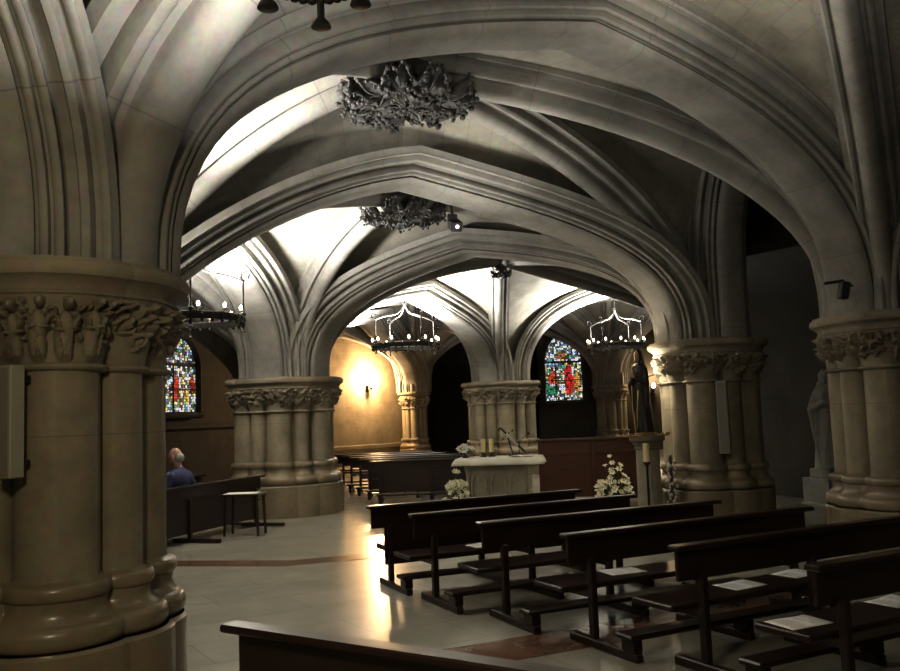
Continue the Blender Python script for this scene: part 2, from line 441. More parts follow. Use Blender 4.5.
arch('P0', 'P4', 4.80, 'broad moulded stone arch across the top, from the carved front pillar to the right-hand pillar', d=.46, web=.40)
arch('L', 'P3', 4.42, 'second moulded stone arch back, landing on the pillar behind the robed statue', apex=(-.5, 10.6), a2=.12, rfa=1.05)
arch('P1', 'P3', 4.16, 'third moulded stone arch back, springing from the round pillar by the small paper-topped table')
arch('P4', 'P3', 5.2, 'narrow steep stone arch in front of the dark side chapel', stilt=.9, w=.5, d=.45)
arch('L', 'P0', 4.5, 'side stone arch leading back from the carved front pillar')
arch('L', 'P1', 4.28, 'stone arch holding the chandelier half hidden by the carved front pillar', w=.62)
arch('P1', 'P2', 4.24, 'stone arch with the complete iron chandelier hanging under it', w=.62)
arch('P2', 'N3', 4.58, 'stone arch in front of the far stained glass window, with a chandelier under it')
arch('N3', 'P3', 4.5, 'stone arch behind the robed statue pillar')
arch('P2', 'P5', 4.25, 'stone arch over the dark recess behind the altar')
arch('P1', 'P5', 4.2, 'far stone arch in front of the wall lamp')
arch('N3', 'P6', 4.4, 'far stone arch to the right of the far stained glass window')
arch('P2', 'P6', 4.75, 'far stone arch over the far stained glass window')
arch('P6', 'P5', 4.75, 'farthest stone arch spanning the recess wall')
arch('W1', 'P1', 4.2, 'stone arch left of the round pillar, in front of the left stained glass window')
arch('W0', 'L', 4.3, 'stone arch at the far left, behind the carved front pillar')
arch('W1', 'W0', 4.6, 'stone wall arch along the left wall', w=.4, d=.4)
arch('W2', 'P5', 4.3, 'wall arch framing the lit wall lamp', w=.32, d=.4, web=.3)
arch('W2', 'W1', 4.5, 'stone wall arch over the left stained glass window', w=.4, d=.4)
arch('P0', 'K0', 4.7, 'stone arch rising leftward from the carved front pillar')
arch('K1', 'P4', 4.8, 'stone arch rising rightward from the right-hand pillar')
arch('K0', 'K1', 5.0, 'stone arch overhead behind the viewer')
bay('first', ['P0', 'P4', 'P3', 'L'], (-.36, 9.0), 5.06, ['vault rib from the carved front pillar to the large leaf boss', 'vault rib from the right-hand pillar to the large leaf boss', 'vault rib from the robed statue pillar to the large leaf boss', 'bright vault rib falling leftward from the large leaf boss'], ra=dict(L=.05))
bay('second', ['L', 'P3', 'P1'], (-.6, 12.6), 4.66, ['left vault rib meeting the smaller leaf boss', 'vault rib from the robed statue pillar to the smaller leaf boss', 'bright vault rib from the round pillar to the smaller leaf boss'])
bay('third', ['P1', 'P3', 'N3', 'P2'], (1.05, 17.2), 4.5, ['vault rib from the round pillar to the small far boss', 'vault rib from the robed statue pillar to the small far boss', 'vault rib from behind the statue pillar to the small far boss', 'half bright vault rib rising from the pillar behind the altar'])
bay('fourth', ['P1', 'P2', 'P5'], (-1.0, 23.4), 4.6, ['far vault rib from the round pillar', 'far vault rib from the pillar behind the altar', 'vault rib above the yellow lit corner by the wall lamp'])
bay('fifth', ['P2', 'N3', 'P6'], (4.9, 26.6), 4.9, ['vault rib above the far right chandelier, left one', 'vault rib above the far right chandelier, right one', 'vault rib rising from the far pillar beside the stained glass'])
bay('sixth', ['P2', 'P6', 'P5'], (2.1, 29.5), 4.9, ['vault rib over the recess, near one', 'vault rib over the recess, right one', 'vault rib over the recess, left one'])
bay('left', ['L', 'P1', 'W1', 'W0'], (-6.4, 13.4), 4.8, ['left aisle vault rib, nearest one', 'left aisle vault rib from the round pillar', 'left aisle vault rib from the wall', 'left aisle vault rib at the outer wall'])
bay('farleft', ['P1', 'P5', 'W2', 'W1'], (-4.6, 22.6), 4.7, ['vault rib behind the round pillar', 'yellow lit vault rib on the slim pillar', 'vault rib in the wall lamp corner', 'vault rib at the left stained glass wall'])
bay('near', ['P0', 'P4', 'K1', 'K0'], (1.7, 3.9), 5.05, ['lit vault rib climbing from the carved front pillar to upper left', 'vault rib climbing from the right-hand pillar at the picture edge', 'vault rib overhead to the right', 'vault rib overhead behind the viewer'], heavy=('P0',))

# ------------------------------------------------------------------ pillars
def outline(th, R, n, r1, r2, rot, core, delta=0.0, blend=0.0):
    r = np.full_like(th, core+delta)
    for k in range(n):
        rs = (r1 if k % 2 == 0 else r2)+delta; ph = rot+2*PI*k/n
        D = (th-ph+PI) % (2*PI)-PI
        q = rs*rs-(R*np.sin(D))**2
        ok = (q > 0) & (np.cos(D) > 0)
        v = np.where(ok, R*np.cos(D)+np.sqrt(np.maximum(q, 0)), 0)
        r = np.maximum(r, v)
    if blend: r = r*(1-blend)+(R+r1+delta)*blend
    return r
def bump_field(W, Hh, nx, nz, seed, figures=False, per=1.0, scale=1.0):
    """height map of carved foliage (and, where asked, standing figures) over a strip W x Hh metres"""
    g = np.random.default_rng(seed); F = np.zeros((nx, nz)); dx = W/nx; dz = Hh/(nz-1)
    xs = (np.arange(nx)+.5)*dx; zs = np.arange(nz)*dz
    def put(cx, cz, a, b, ang, h, pw=.5):
        rad = max(a, b)*1.05; i0 = int((cx-rad)/dx); i1 = int((cx+rad)/dx)+2
        ii = np.arange(i0, i1); X = (ii*dx+dx/2-cx)[:, None]; Z = (zs-cz)[None, :]
        ca, sa = math.cos(ang), math.sin(ang); u = (X*ca+Z*sa)/a; v = (-X*sa+Z*ca)/b
        q = np.maximum(0, 1-u*u-v*v)**pw*h
        jj = ii % nx; F[jj] = np.maximum(F[jj], q)
    def cut(cx, cz, a, h):
        i0 = int((cx-a)/dx); i1 = int((cx+a)/dx)+2; ii = np.arange(i0, i1)
        X = (ii*dx+dx/2-cx)[:, None]; Z = (zs-cz)[None, :]
        q = np.maximum(0, 1-(X*X+Z*Z)/(a*a))*h; F[ii % nx] -= q
    fx = figures if figures else (-1, -1)
    inside = lambda x: fx[0] <= x <= fx[1]
    # foliage
    m = int(W/(.055*scale)*3*per)
    for _ in range(m):
        x = g.uniform(0, W); z = Hh*(.30+.68*g.random()**.8)
        if inside(x): continue
        put(x, z, g.uniform(.03, .065)*scale, g.uniform(.012, .026)*scale, g.uniform(0, PI), g.uniform(.02, .055)*scale)
    for _ in range(int(m*.55)):
        x = g.uniform(0, W); z = Hh*g.uniform(.45, .95)
        if inside(x): continue
        r = g.uniform(.012, .024)*scale; put(x, z, r, r, 0, g.uniform(.04, .07)*scale)
    for _ in range(int(m*.7)):
        x = g.uniform(0, W); z = Hh*g.uniform(.15, .95)
        if inside(x): continue
        cut(x, z, g.uniform(.006, .016)*scale, .03*scale)
    # vine stems
    x = 0
    while x < W:
        if not inside(x):
            for k in range(8): put(x+k*.02*scale, Hh*(.25+.05*k), .022*scale, .008*scale, .8, .035*scale)
        x += .33*scale
    if figures:
        x = fx[0]+.07
        while x < fx[1]:
            hh = Hh*g.uniform(.82, .90); tilt = g.uniform(-.3, .3); top = hh-.04
            put(x+tilt*.03, hh, .024, .030, 0, .085)                                     # head
            put(x+tilt*.03, hh+.014, .029, .024, 0, .074)                                # hair
            put(x, top-.075, .048, .085, tilt*.5, .055)                                  # torso
            put(x-tilt*.05, Hh*.30, .055, .13, tilt*.4, .046)                            # robe
            for q in (-1, 1):                                                            # arms, each its own bend
                b_ = g.uniform(.2, .9); put(x+q*.046, top-.055, .017, .05, -q*.35, .062); put(x+q*(.046-.022*b_), top-.11+.03*b_, .036, .014, q*(.9-1.3*b_), .072)
            for q in range(g.integers(2, 5)): put(x+g.uniform(-.045, .045), Hh*g.uniform(.15, .4), .006, g.uniform(.05, .11), g.uniform(-.35, .35), .055)
            for q in (-1, 1): cut(x+q*.064, Hh*g.uniform(.55, .8), .018, .03)
            k_ = g.random()
            if k_ < .35: put(x+.07, top-.13, .040, .020, g.uniform(-.4, .4), .062); put(x+.07, top-.05, .022, .07, 0, .05)
            elif k_ < .6: put(x+.07, hh-.05, .034, .036, 0, .06); cut(x+.07, hh-.05, .020, .05)
            else:
                for q in range(5): put(x+.068+g.uniform(-.02, .02), Hh*g.uniform(.35, .95), .028, .011, g.uniform(0, 3), .05)
            x += g.uniform(.125, .165)
        for _ in range(60):
            put(g.uniform(*fx), Hh*g.uniform(.5, .95), .02, .012, g.uniform(0, 3), .045)
    return np.clip(F*1.35, -.035, .15)
def pillar(key, R, n, r1, r2, rotdeg, label, nth=240, base_h=.84, figures=None, nz=14, seed=1, per=1.0, cs=1.0, group='compound stone pillars'):
    x, y = N[key]; root = empty('pillar', (x, y, 0), 0, label, 'pillar', group, 'thing')
    dz = DZ.get(key, 0); core = R*.93+r2*.25; rot = math.atan2(-y, -x)+math.radians(rotdeg)
    th = np.linspace(0, 2*PI, nth+1)
    def stack(prof, name, mat, sharp=35, dispfun=None):
        P = []; UV = []
        rows = []
        for (z, dl, bl) in prof: rows.append((z+(dz if z > 1.8 else 0), outline(th, R, n, r1, r2, rot, core, dl, bl)))
        Pm = np.stack([np.stack([r*np.cos(th), r*np.sin(th), np.full_like(th, z)], -1) for z, r in rows], 1)
        if dispfun is not None: Pm = dispfun(Pm)
        UVm = np.stack([np.broadcast_to((th*(R+r1))[:, None], Pm.shape[:2]), Pm[..., 2]], -1)
        return MB().grid(Pm, UVm).build(name, mat, root, sharp=sharp)
    b = base_h; k = b/.84
    stack([(0, .112, .6), (.47*k, .112, .6), (.485*k, .10, .55), (.49*k, .10, .4)], 'plinth', M['base'])
    tor = lambda z0, z1, d0, d1, bl, m=9: [(z0+(z1-z0)*(.5-.5*math.cos(PI*i/(m-1))), d0+(d1-d0)*math.sin(PI*i/(m-1)), bl) for i in range(m)]
    stack([(.485*k, .07, .3)]+tor(.49*k, .63*k, .065, .112, .3)+[(.635*k, .062, .2), (.66*k, .045, .12), (.70*k, .032, .06), (.74*k, .04, .03)]+tor(.75*k, .84*k, .04, .064, 0)+[(.845*k, .02, 0), (.86*k, .0, 0)], 'base_moulding', M['base'], sharp=50)
    mc = MB().lathe([(core, .83*k), (core, 1.94+dz)], n=max(32, nth//6)); mc.build('core', M['shaft'], root)
    for q in range(n):
        ph = rot+2*PI*q/n; rs = r1 if q % 2 == 0 else r2
        m = MB().lathe([(rs+.012, .84*k), (rs, .87*k), (rs, 1.935+dz)], c=(R*math.cos(ph), R*math.sin(ph), 0), n=28)
        m.build('shaft', M['shaft'], root)
    # neck ring, carved bell, abacus
    stack([(1.91, -.005, .0)]+tor(1.915, 1.955, .005, .035, .1, 7)+[(1.958, .0, .1)], 'neck_ring', M['carve'])
    z0, z1 = 1.95, 2.315
    Wc = 2*PI*(R+r1+.1); F = bump_field(Wc, z1-z0, nth, nz, seed, figures, per, cs)
    F = np.vstack([F, F[:1]])
    def disp(Pm):
        r = np.hypot(Pm[..., 0], Pm[..., 1]); zf = (Pm[..., 2]-z0-dz)/(z1-z0)
        r2_ = r+F*np.clip(np.minimum(zf*8, (1-zf)*14), 0, 1)
        Pm[..., 0] *= r2_/r; Pm[..., 1] *= r2_/r
        return Pm
    prof = [(z0+(z1-z0)*i/(nz-1), .0+.07*(i/(nz-1))**1.8, .15+.6*(i/(nz-1))) for i in range(nz)]
    stack(prof, 'carved_capital', M['carve'], 60, disp)
    ab = [(2.31, .02, .85), (2.315, .070, .75), (2.325, .080, .75), (2.338, .070, .75), (2.345, .060, .75), (2.37, .068, .75), (2.395, .092, .72), (2.412, .118, .7), (2.418, .135, .68), (2.44, .146, .66), (2.47, .146, .66), (2.49, .138, .66), (2.496, .115, .66), (2.515, .112, .7), (2.52, -.15, .9)]
    stack(ab, 'abacus', M['carve'], 40)
    return root
aP = lambda k: 0
PR = dict(R=.47, n=8, r1=.22, r2=.15)
# direction of theta=0 for bump field: strip runs with th from 0; figures on the camera side of the front pillar
def strip_pos(key, deg, R, r1):
    x, y = N[key]; t = (math.atan2(-y, -x)+math.radians(deg)) % (2*PI); return t*(R+r1+.1)
f0 = strip_pos('P0', -75, .47, .22); f1 = strip_pos('P0', 18, .47, .22)
pillar('P0', .46, 8, .22, .15, 6, 'massive front pillar with a capital carved with small figures and foliage', nth=720, nz=90, seed=3, figures=(f0, f1), base_h=.79)
pillar('P4', .47, 8, .22, .15, -10, 'right-hand clustered pillar with leaf capital and black spotlight above', nth=420, nz=36, seed=5, per=1.0, cs=1.15, base_h=.80)
pillar('P3', .47, 8, .22, .15, -10, 'clustered pillar with a tall narrow speaker, just right of the robed statue', nth=420, nz=36, seed=6, per=1.0, cs=1.1, base_h=.80)
pillar('L', .47, 8, .22, .15, 0, 'pillar standing behind the carved front pillar', nth=240, nz=16, seed=8)
pillar('P1', .72, 12, .20, .13, -8, 'thick round pillar beside the small paper-topped table', nth=420, nz=26, seed=9, base_h=.91, per=.8, cs=1.25)
pillar('P2', .75, 12, .20, .13, 10, 'thick round pillar directly behind the altar', nth=300, nz=20, seed=10, base_h=.91, per=.7, cs=1.4)
pillar('N3', .45, 8, .18, .12, 0, 'hidden pillar behind the statue pillar', nth=160, nz=10, seed=11)
pillar('P5', .30, 8, .14, .09, 0, 'slim yellow lit pillar beside the wall lamp', nth=160, nz=12, seed=12, cs=1.3)
pillar('P6', .40, 8, .17, .11, 0, 'far dim pillar right of the far stained glass window', nth=160, nz=12, seed=13, cs=1.3)
pillar('W1', .32, 8, .15, .10, 0, 'dim wall pillar at the left stained glass wall', nth=140, nz=10, seed=14)
pillar('W2', .25, 8, .12, .08, 0, 'slim wall pillar at the left of the wall lamp', nth=140, nz=10, seed=15)
pillar('W0', .32, 8, .15, .10, 0, 'wall pillar at the far left outer wall', nth=140, nz=10, seed=16)
pillar('K0', .47, 8, .22, .15, 0, 'pillar behind the viewer at left', nth=160, nz=10, seed=17)
pillar('K1', .47, 8, .22, .15, 0, 'pillar behind the viewer at right', nth=160, nz=10, seed=18)

# ------------------------------------------------------------------ leaf bosses
def boss(loc, R, depth, nleaf, seed, label, berries=True):
    g = random.Random(seed); root = empty('leaf_boss', loc, g.random(), label, 'ceiling boss', 'carved leaf bosses', 'thing')
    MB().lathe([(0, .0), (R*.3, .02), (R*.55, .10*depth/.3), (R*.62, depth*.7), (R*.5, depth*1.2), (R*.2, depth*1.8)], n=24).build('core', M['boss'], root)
    for k in range(nleaf):
        inner = k >= nleaf*2//3
        a0 = 2*PI*k/(nleaf*2/3)+g.uniform(-.15, .15) if not inner else 2*PI*k/(nleaf/3)+.4
        Ln = R*(.78 if not inner else .55)*g.uniform(.9, 1.05); start = R*(.22 if not inner else .02); wd = R*.40*g.uniform(.85, 1.1)*(1 if not inner else .8)
        n, m = 11, 9; P = np.zeros((n, m, 3))
        for i in range(n):
            t = i/(n-1)
            for j in range(m):
                s = (j/(m-1)*2-1)
                prof = math.sin(PI*(.10+.74*t))**.7
                lob = 1+.22*math.cos(t*PI*5)*abs(s)
                lat = s*wd*prof*lob*(.40+.60*t)
                rad = start+Ln*t-abs(s)**2*Ln*.10*math.sin(t*PI*3)
                z = depth*(-.10-.45*math.sin(t*PI*.8)+.55*t**3)-.07*math.cos(s*PI*2.0)*t*depth/.24-.10*abs(s)**2*t*depth/.24-(depth*.45*(1-t) if inner else 0)
                z += .018*math.sin(9*t+s*7+seed)
                c, q = math.cos(a0), math.sin(a0)
                P[i, j] = (rad*c-lat*q, rad*q+lat*c, z)
        mb = MB().grid(P)
        if berries:
            for i in range(2, n):
                for j in (0, m-1):
                    if g.random() < .75:
                        r_ = R*g.uniform(.022, .045); mb.ball(tuple(P[i, j]+np.array([g.uniform(-.02, .02), g.uniform(-.02, .02), g.uniform(-.04, .01)])), r_, 7, 5)
            for j in range(m):
                r_ = R*g.uniform(.025, .05); mb.ball(tuple(P[n-1, j]+np.array([g.uniform(-.02, .02), g.uniform(-.02, .02), g.uniform(-.05, .02)])), r_, 7, 5)
        for q in (-1, 0, 1):                # raised veins
            pts = [tuple(P[i, int((m-1)/2+q*2.5*(i/(n-1)))]-np.array([0, 0, .012])) for i in range(n)]
            mb.tube(pts, R*.018, 6)
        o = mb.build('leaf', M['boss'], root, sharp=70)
        md = o.modifiers.new('thick', 'SOLIDIFY'); md.thickness = .012
    return root
boss((-.36, 9.0, 5.0), .72, .20, 15, 4, 'large dark carved leaf boss hanging under the vault in front of the second arch')
boss((-.6, 12.6, 4.60), .62, .18, 12, 9, 'smaller leaf boss seen just under the second arch')
boss((1.05, 17.2, 4.40), .22, .12, 9, 11, 'small far boss where the half bright rib ends', berries=False)

# ------------------------------------------------------------------ chandeliers
def chandelier(loc, top, R=.74, rz=.3, label='', group='iron ring chandeliers', lit=True):
    root = empty('chandelier', loc, rz, label, 'chandelier', group, 'thing')
    mb = MB(); n = 64
    mb.lathe([(R, 0), (R+.012, .012), (R+.012, .095), (R, .11), (R-.012, .095), (R-.012, .012), (R, 0)], n=n)
    for k in range(32):
        a = 2*PI*k/32; mb.ball((R*math.cos(a), R*math.sin(a), -.012), (.024, .024, .03), 7, 5)
        mb.ball(((R+.014)*math.cos(a), (R+.014)*math.sin(a), .055), (.02, .02, .03), 6, 4)
    mb.build('ring_band', M['iron'], root)
    for k in range(12):
        a = 2*PI*k/12+.13; c = (R*math.cos(a), R*math.sin(a))
        cu = MB().lathe([(.008, .09), (.010, .13), (.04, .145), (.045, .165), (.03, .165), (.0, .15)], c=(*c, 0), n=14).build('candle_cup', M['cup'], root)
        MB().ball((*c, .20), (.024, .024, .042), 10, 8).build('bulb', M['bulb'] if lit else M['cup'], cu)
    for k in range(4):
        a = PI/2*k; ca, sa = math.cos(a), math.sin(a); mb = MB()
        mb.tube([(R*ca, R*sa, .0), (R*ca, R*sa, .62)], .014, 8)
        mb.ball((R*ca, R*sa, .14), .035, 8, 6)
        sp = [(r*ca, r*sa, z) for r, z in [(R+.07, .66), (R+.09, .72), (R+.05, .77), (R-.02, .74), (R-.03, .67), (R+.02, .62)]]
        mb.tube(sp, .013, 7)
        sw = []
        for i in range(15):
            t = i/14; r = R*(1-t); z = .62+.09*math.sin(t*PI*1.2)+.42*t**4; sw.append((r*ca, r*sa, z))
        mb.tube(sw, .014, 8)
        mb.build('scroll_arm', M['iron'], root)
        mp = MB(); mp.tube([(R*ca, R*sa, .01), (R*ca, R*sa, -.09)], .013, 8); mp.lathe([(.0, -.125), (.035, -.12), (.03, -.105), (.012, -.085)], c=(R*ca, R*sa, 0), n=12)
        mp.build('pendant', M['iron'], root)
    mb = MB().tube([(0, 0, .96), (0, 0, top-loc[2])], .012, 8); mb.ball((0, 0, 1.0), .05, 10, 8)
    z = 1.05
    while z < top-loc[2]-.04:
        mb.tube([(math.cos(t)*.022, 0, z+math.sin(t)*.035) for t in np.linspace(0, 2*PI, 12, endpoint=False)], .006, 5, closed=True); z += .07
    mb.build('chain', M['iron'], root)
    return root
chandelier((-3.68, 12.35, 3.02), 4.30, label='iron ring chandelier half hidden by the carved front pillar')
chandelier((-1.0, 19.5, 3.12), 4.27, label='complete iron ring chandelier hanging left of the altar pillar', rz=.55)
chandelier((4.35, 22.9, 3.2), 4.6, label='iron ring chandelier above the robed statue', rz=.9)
chandelier((-.40, 2.72, 3.05), 5.0, R=.15, label='dark chandelier rim cut off at the very top', rz=0, lit=False)

# ------------------------------------------------------------------ benches
def bench(name, L, label, loc, rz, group, panel=None, kneeler=True, mat='wood', top=.775, cat='bench', seat_len=None):
    w = M[mat]; root = empty(name, loc, rz, label, cat, group, 'thing')
    h = L/2; bx = lambda nm, c, s, b=.006, par=root: MB().box(c, s, bevel=b).build(nm, w, par, sharp=25)
    bx('top_rail', (0, 0, top-.016), (L, .10, .032), .008)
    bx('backrest', (0, .028, top-.125), (L-.09, .030, .19))
    if panel: bx('back_panel', (0, .02, (panel[0]+panel[1])/2), (L-.34, .022, panel[1]-panel[0]), .003)
    bx('seat', (0, .225, .395), (seat_len or L, .37, .038), .008)
    for x in (-h+.22, 0, h-.22):
        bx('post', (x, 0, .06+(top-.25)/2), (.05, .055, top-.25+.0))
        bx('seat_bearer', (x, .17, .352), (.045, .33, .05), .003)
        bx('foot', (x, -.11, .03), (.06, .74, .06), .008)
        if kneeler: bx('kneeler_block', (x, -.40, .10), (.075, .13, .08), .006)
    if kneeler: bx('kneeler', (0, -.40, .157), (L-.3, .17, .034), .01)
    return root
G1 = 'dark benches in rows before the altar'
railL = [(-.84, 8.37), (-.40, 7.56), (.16, 6.83), (.71, 6.00), (1.28, 5.32), (1.79, 4.54)]
labs = ['front-row dark bench with a closed lower back panel, nearest the altar', 'dark wooden bench, second row back from the altar', 'dark wooden bench, third row back from the altar',
        'dark wooden bench with a shining kneeler, fourth row from the altar', 'dark wooden bench, fifth row from the altar, with two papers on its seat', 'dark wooden bench cut by the right edge, last of the rows']
angs = [24.5, 25.5, 24.5, 27, 28, 28]
BEN = []
for i, ((x, y), lb, an) in enumerate(zip(railL, labs, angs)):
    a = math.radians(an); Lb = 2.36; c = (x+math.cos(a)*Lb/2, y+math.sin(a)*Lb/2, 0)
    if i == 0: o = bench('bench', Lb, lb, c, a, G1, panel=(.21, .59), seat_len=1.58)
    elif i == 1: o = proto = bench('bench', Lb, lb, c, a, G1)
    else: o = dup(proto, c, a, lb, G1)
    BEN.append((c, a))
a = math.atan2(-.557, .83); Lb = 2.36
bench_front = dup(proto, (-.97+math.cos(a)*Lb/2, 3.74+math.sin(a)*Lb/2, 0), a, 'nearest dark bench top, crossing the bottom edge at an angle', 'dark bench nearest the viewer')
# left pews, the visible backs belong to the nearest one
G2 = 'dark pews left of the round pillar'
ang = math.atan2(2.6, .85)
pw = bench('pew', 3.9, 'solid-backed dark pew behind the small table', (-3.64, 12.10, 0), ang, G2, panel=(.12, .60), kneeler=False, cat='pew')
dup(pw, (-4.75, 12.75, 0), ang, 'dark pew beyond the seated person', G2)
dup(pw, (-5.65, 13.05, 0), ang, 'dark pew farthest left beneath the left stained glass', G2)
G3 = 'far dark benches below the wall lamp'
fl = ['far dark bench below the wall lamp, nearest of its rows', 'far dark bench below the wall lamp, second of its rows', 'far dark bench below the wall lamp, third of its rows', 'far dark bench below the wall lamp, fourth of its rows', 'far dark bench closest to the lit lamp wall']
for i, lb in enumerate(fl):
    if i < 2: bench('bench', 2.36, lb, (-.46-.30*i, 17.0+.95*i, 0), .02, G3, panel=(.16, .60))
    else: dup(proto, (-.46-.30*i, 17.0+.95*i, 0), .02, lb, G3)
root = empty('high_backed_pew', (2.45, 15.6, 0), math.radians(-3), 'tall red-brown wooden pew between the altar and the robed statue', 'pew', None, 'thing')
w = M['wood2']
MB().box((0, 0, .58), (1.9, .04, .98), bevel=.005).build('back_panel', w, root)
MB().box((0, -.01, 1.09), (1.98, .12, .05), bevel=.01).build('top_rail', w, root)
MB().box((0, -.035, .86), (1.9, .03, .07), bevel=.006).build('mid_rail', w, root)
for x in (-.93, 0, .93): MB().box((x, -.02, .54), (.07, .07, 1.06), bevel=.006).build('post', w, root)
MB().box((0, .25, .43), (1.9, .42, .04), bevel=.008).build('seat', w, root)
for x in (-.88, .88): MB().box((x, .42, .21), (.06, .06, .42), bevel=.006).build('front_leg', w, root)

# papers on the seats
def paper(bi, x, y, rot, label, k):
    c, a = BEN[bi]; X = c[0]+math.cos(a)*x-math.sin(a)*y; Y = c[1]+math.sin(a)*x+math.cos(a)*y
    root = empty('paper_sheet', (X, Y, .4145), a+rot, label, 'paper', 'white papers on the benches', 'thing')
    P = np.array([[(u*.30-.15, v*.212-.106, .003+.005*abs(math.sin(u*3+k))*v) for v in np.linspace(0, 1, 5)] for u in np.linspace(0, 1, 7)])
    o = MB().grid(P).build('sheet', M['paper'], root); md = o.modifiers.new('thick', 'SOLIDIFY'); md.thickness = .0012
    mb = MB()
    for col in (-.075, .075):
        for q in range(14):
            y_ = -.085+q*.0125
            mb.add([(col-.055, y_, .0100), (col+.055-.02*(q % 3 == 0), y_, .0100), (col+.055-.02*(q % 3 == 0), y_+.003, .0100), (col-.055, y_+.003, .0100)], [(0, 1, 2, 3)])
    mb.build('print_lines', M['ink'], root, smooth=False)
PAPERS = []

# ------------------------------------------------------------------ small table with paper, person
root = empty('side_table', (-3.04, 12.75, 0), math.radians(-8), 'small dark table topped with white paper beside the round pillar', 'table', None, 'thing')
MB().box((0, 0, .575), (.56, .38, .03), bevel=.006).build('tabletop', M['wood'], root)
for sx in (-1, 1):
    for sy in (-1, 1): MB().tube([(sx*.25, sy*.15, 0), (sx*.23, sy*.14, .56)], [.018, .024], 8).build('leg', M['wood'], root)
MB().box((0, 0, .16), (.46, .03, .03), bevel=.004).build('stretcher', M['wood'], root)
o = MB().box((-.03, -.02, .5935), (.46, .30, .006)).build('paper_sheet', M['paper'], smooth=False, origin=None)
o.location = (-3.04, 12.75, 0); tag(o, 'white paper lying on the small dark table', 'paper', 'white paper on the table', 'thing')

pr = empty('person', (-3.84, 12.22, 0), math.atan2(.31, -.95), 'bald person in a blue jacket seated in the pew behind the carved pillar', 'person', None, 'thing')
mb = MB()   # faces +x in local space
mb.ball((.03, 0, 1.17), (.098, .076, .118), 16, 12); mb.ball((.075, 0, 1.11), (.055, .052, .055), 12, 8); mb.ball((.13, 0, 1.155), (.02, .014, .024), 8, 6)
for s in (-1, 1):
    mb.ball((.02, s*.078, 1.155), (.02, .012, .032), 8, 6); mb.ball((.108, s*.03, 1.185), (.014, .014, .010), 8, 6)
mb.ball((.122, 0, 1.10), (.012, .024, .008), 8, 6)
mb.capsule((.0, 0, 1.07), (-.02, 0, .96), .055, .062); mb.ball((-.03, 0, .86), (.11, .19, .13), 16, 12); mb.ball((-.03, 0, .62), (.115, .165, .24), 16, 12)
mb.ball((0, 0, .47), (.14, .18, .10), 16, 10)
HANDS = {}
arms = {-1: ((-.02, -.20, .90), (-.06, -.30, .70), (.10, -.22, .56)), 1: ((-.02, .20, .90), (.02, .27, .67), (.24, .14, .56))}
for s, (a_, b_, c_) in arms.items():
    mb.capsule(a_, b_, .052, .042); mb.capsule(b_, c_, .041, .028)
    d = (Vector(c_)-Vector(b_)).normalized(); p = Vector(c_)+d*.05; sd = d.cross(Vector((0, 0, 1))).normalized()
    mb.ball(tuple(p), (.045, .040, .018), 10, 8)
    for q, ln in zip((-.028, -.010, .009, .027), (.062, .074, .070, .055)):
        b0 = p+d*.03+sd*q; b1 = b0+d*ln*.55; b2 = b1+d*ln*.4-Vector((0, 0, .02)); mb.capsule(tuple(b0), tuple(b1), .009, .0085, 6); mb.capsule(tuple(b1), tuple(b2), .0085, .007, 6)
    t0 = p+sd*.035*s; mb.capsule(tuple(t0), tuple(t0+d*.04+sd*.02*s), .011, .009, 6)
for s in (-1, 1):
    mb.capsule((.02, s*.10, .47), (.42, s*.12, .47), .082, .062); mb.capsule((.42, s*.12, .47), (.44, s*.12, .08), .058, .040); mb.capsule((.42, s*.12, .045), (.60, s*.13, .035), .042, .034)
remesh(mb.build('body', M['skin'], pr), .008, 2)
mb = MB(); mb.ball((-.035, 0, .86), (.135, .215, .155), 16, 12); mb.ball((-.03, 0, .64), (.145, .195, .26), 16, 12); mb.capsule((-.02, -.03, .97), (-.02, .03, .97), .07, .07)
for s, (a_, b_, c_) in arms.items():
    c2 = tuple(Vector(b_)+(Vector(c_)-Vector(b_))*.9); mb.capsule(a_, b_, .072, .06); mb.capsule(b_, c2, .058, .043)
remesh(mb.build('jacket', M['blue'], pr), .010, 2)
mb = MB(); mb.ball((0, 0, .47), (.16, .20, .11), 14, 10)
for s in (-1, 1): mb.capsule((.02, s*.10, .475), (.42, s*.12, .475), .098, .078); mb.capsule((.42, s*.12, .475), (.44, s*.12, .12), .074, .058)
remesh(mb.build('trousers', M['trouser'], pr), .011, 2)
for s in (-1, 1): remesh(MB().capsule((.42, s*.12, .055), (.61, s*.13, .05), .052, .046).build('shoe', M['black'], pr), .009, 1)
mb = MB(); mb.ball((-.035, 0, 1.15), (.062, .084, .07), 12, 8); remesh(mb.build('hair', M['hair'], pr), .008, 1)

# ------------------------------------------------------------------ altar and what stands on it
A0 = Vector((.66, 13.1)); AR = math.radians(-9)
alt = empty('altar', (.69, 13.1+.36, 0), AR, 'carved pale stone altar in front of the round pillar', 'altar', None, 'thing')
MB().box((0, 0, .04), (1.06, .62, .08), bevel=.01).build('plinth', M['altar'], alt)
MB().box((0, 0, .46), (.92, .50, .80), bevel=.008).build('body', M['altar'], alt)
MB().box((0, 0, .89), (1.20, .68, .08), bevel=.02).build('table_slab', M['altar'], alt)
for sx in (-.29, .0, .29):
    mb = MB()
    pts = []
    for i in range(13):
        t = i/12
        if t < .5: q = t*2; pts.append((sx-.11+.11*(1-math.cos(q*PI/2)), -.262, .55+.16*math.sin(q*PI/2)))
        else: q = (1-t)*2; pts.append((sx+.11-.11*(1-math.cos(q*PI/2)), -.262, .55+.16*math.sin(q*PI/2)))
    mb.tube([(sx-.11, -.262, .12)]+pts+[(sx+.11, -.262, .12)], .018, 6)
    mb.ball((sx, -.255, .62), (.035, .015, .035), 8, 6)
    mb.build('carved_arcade', M['altar'], alt)
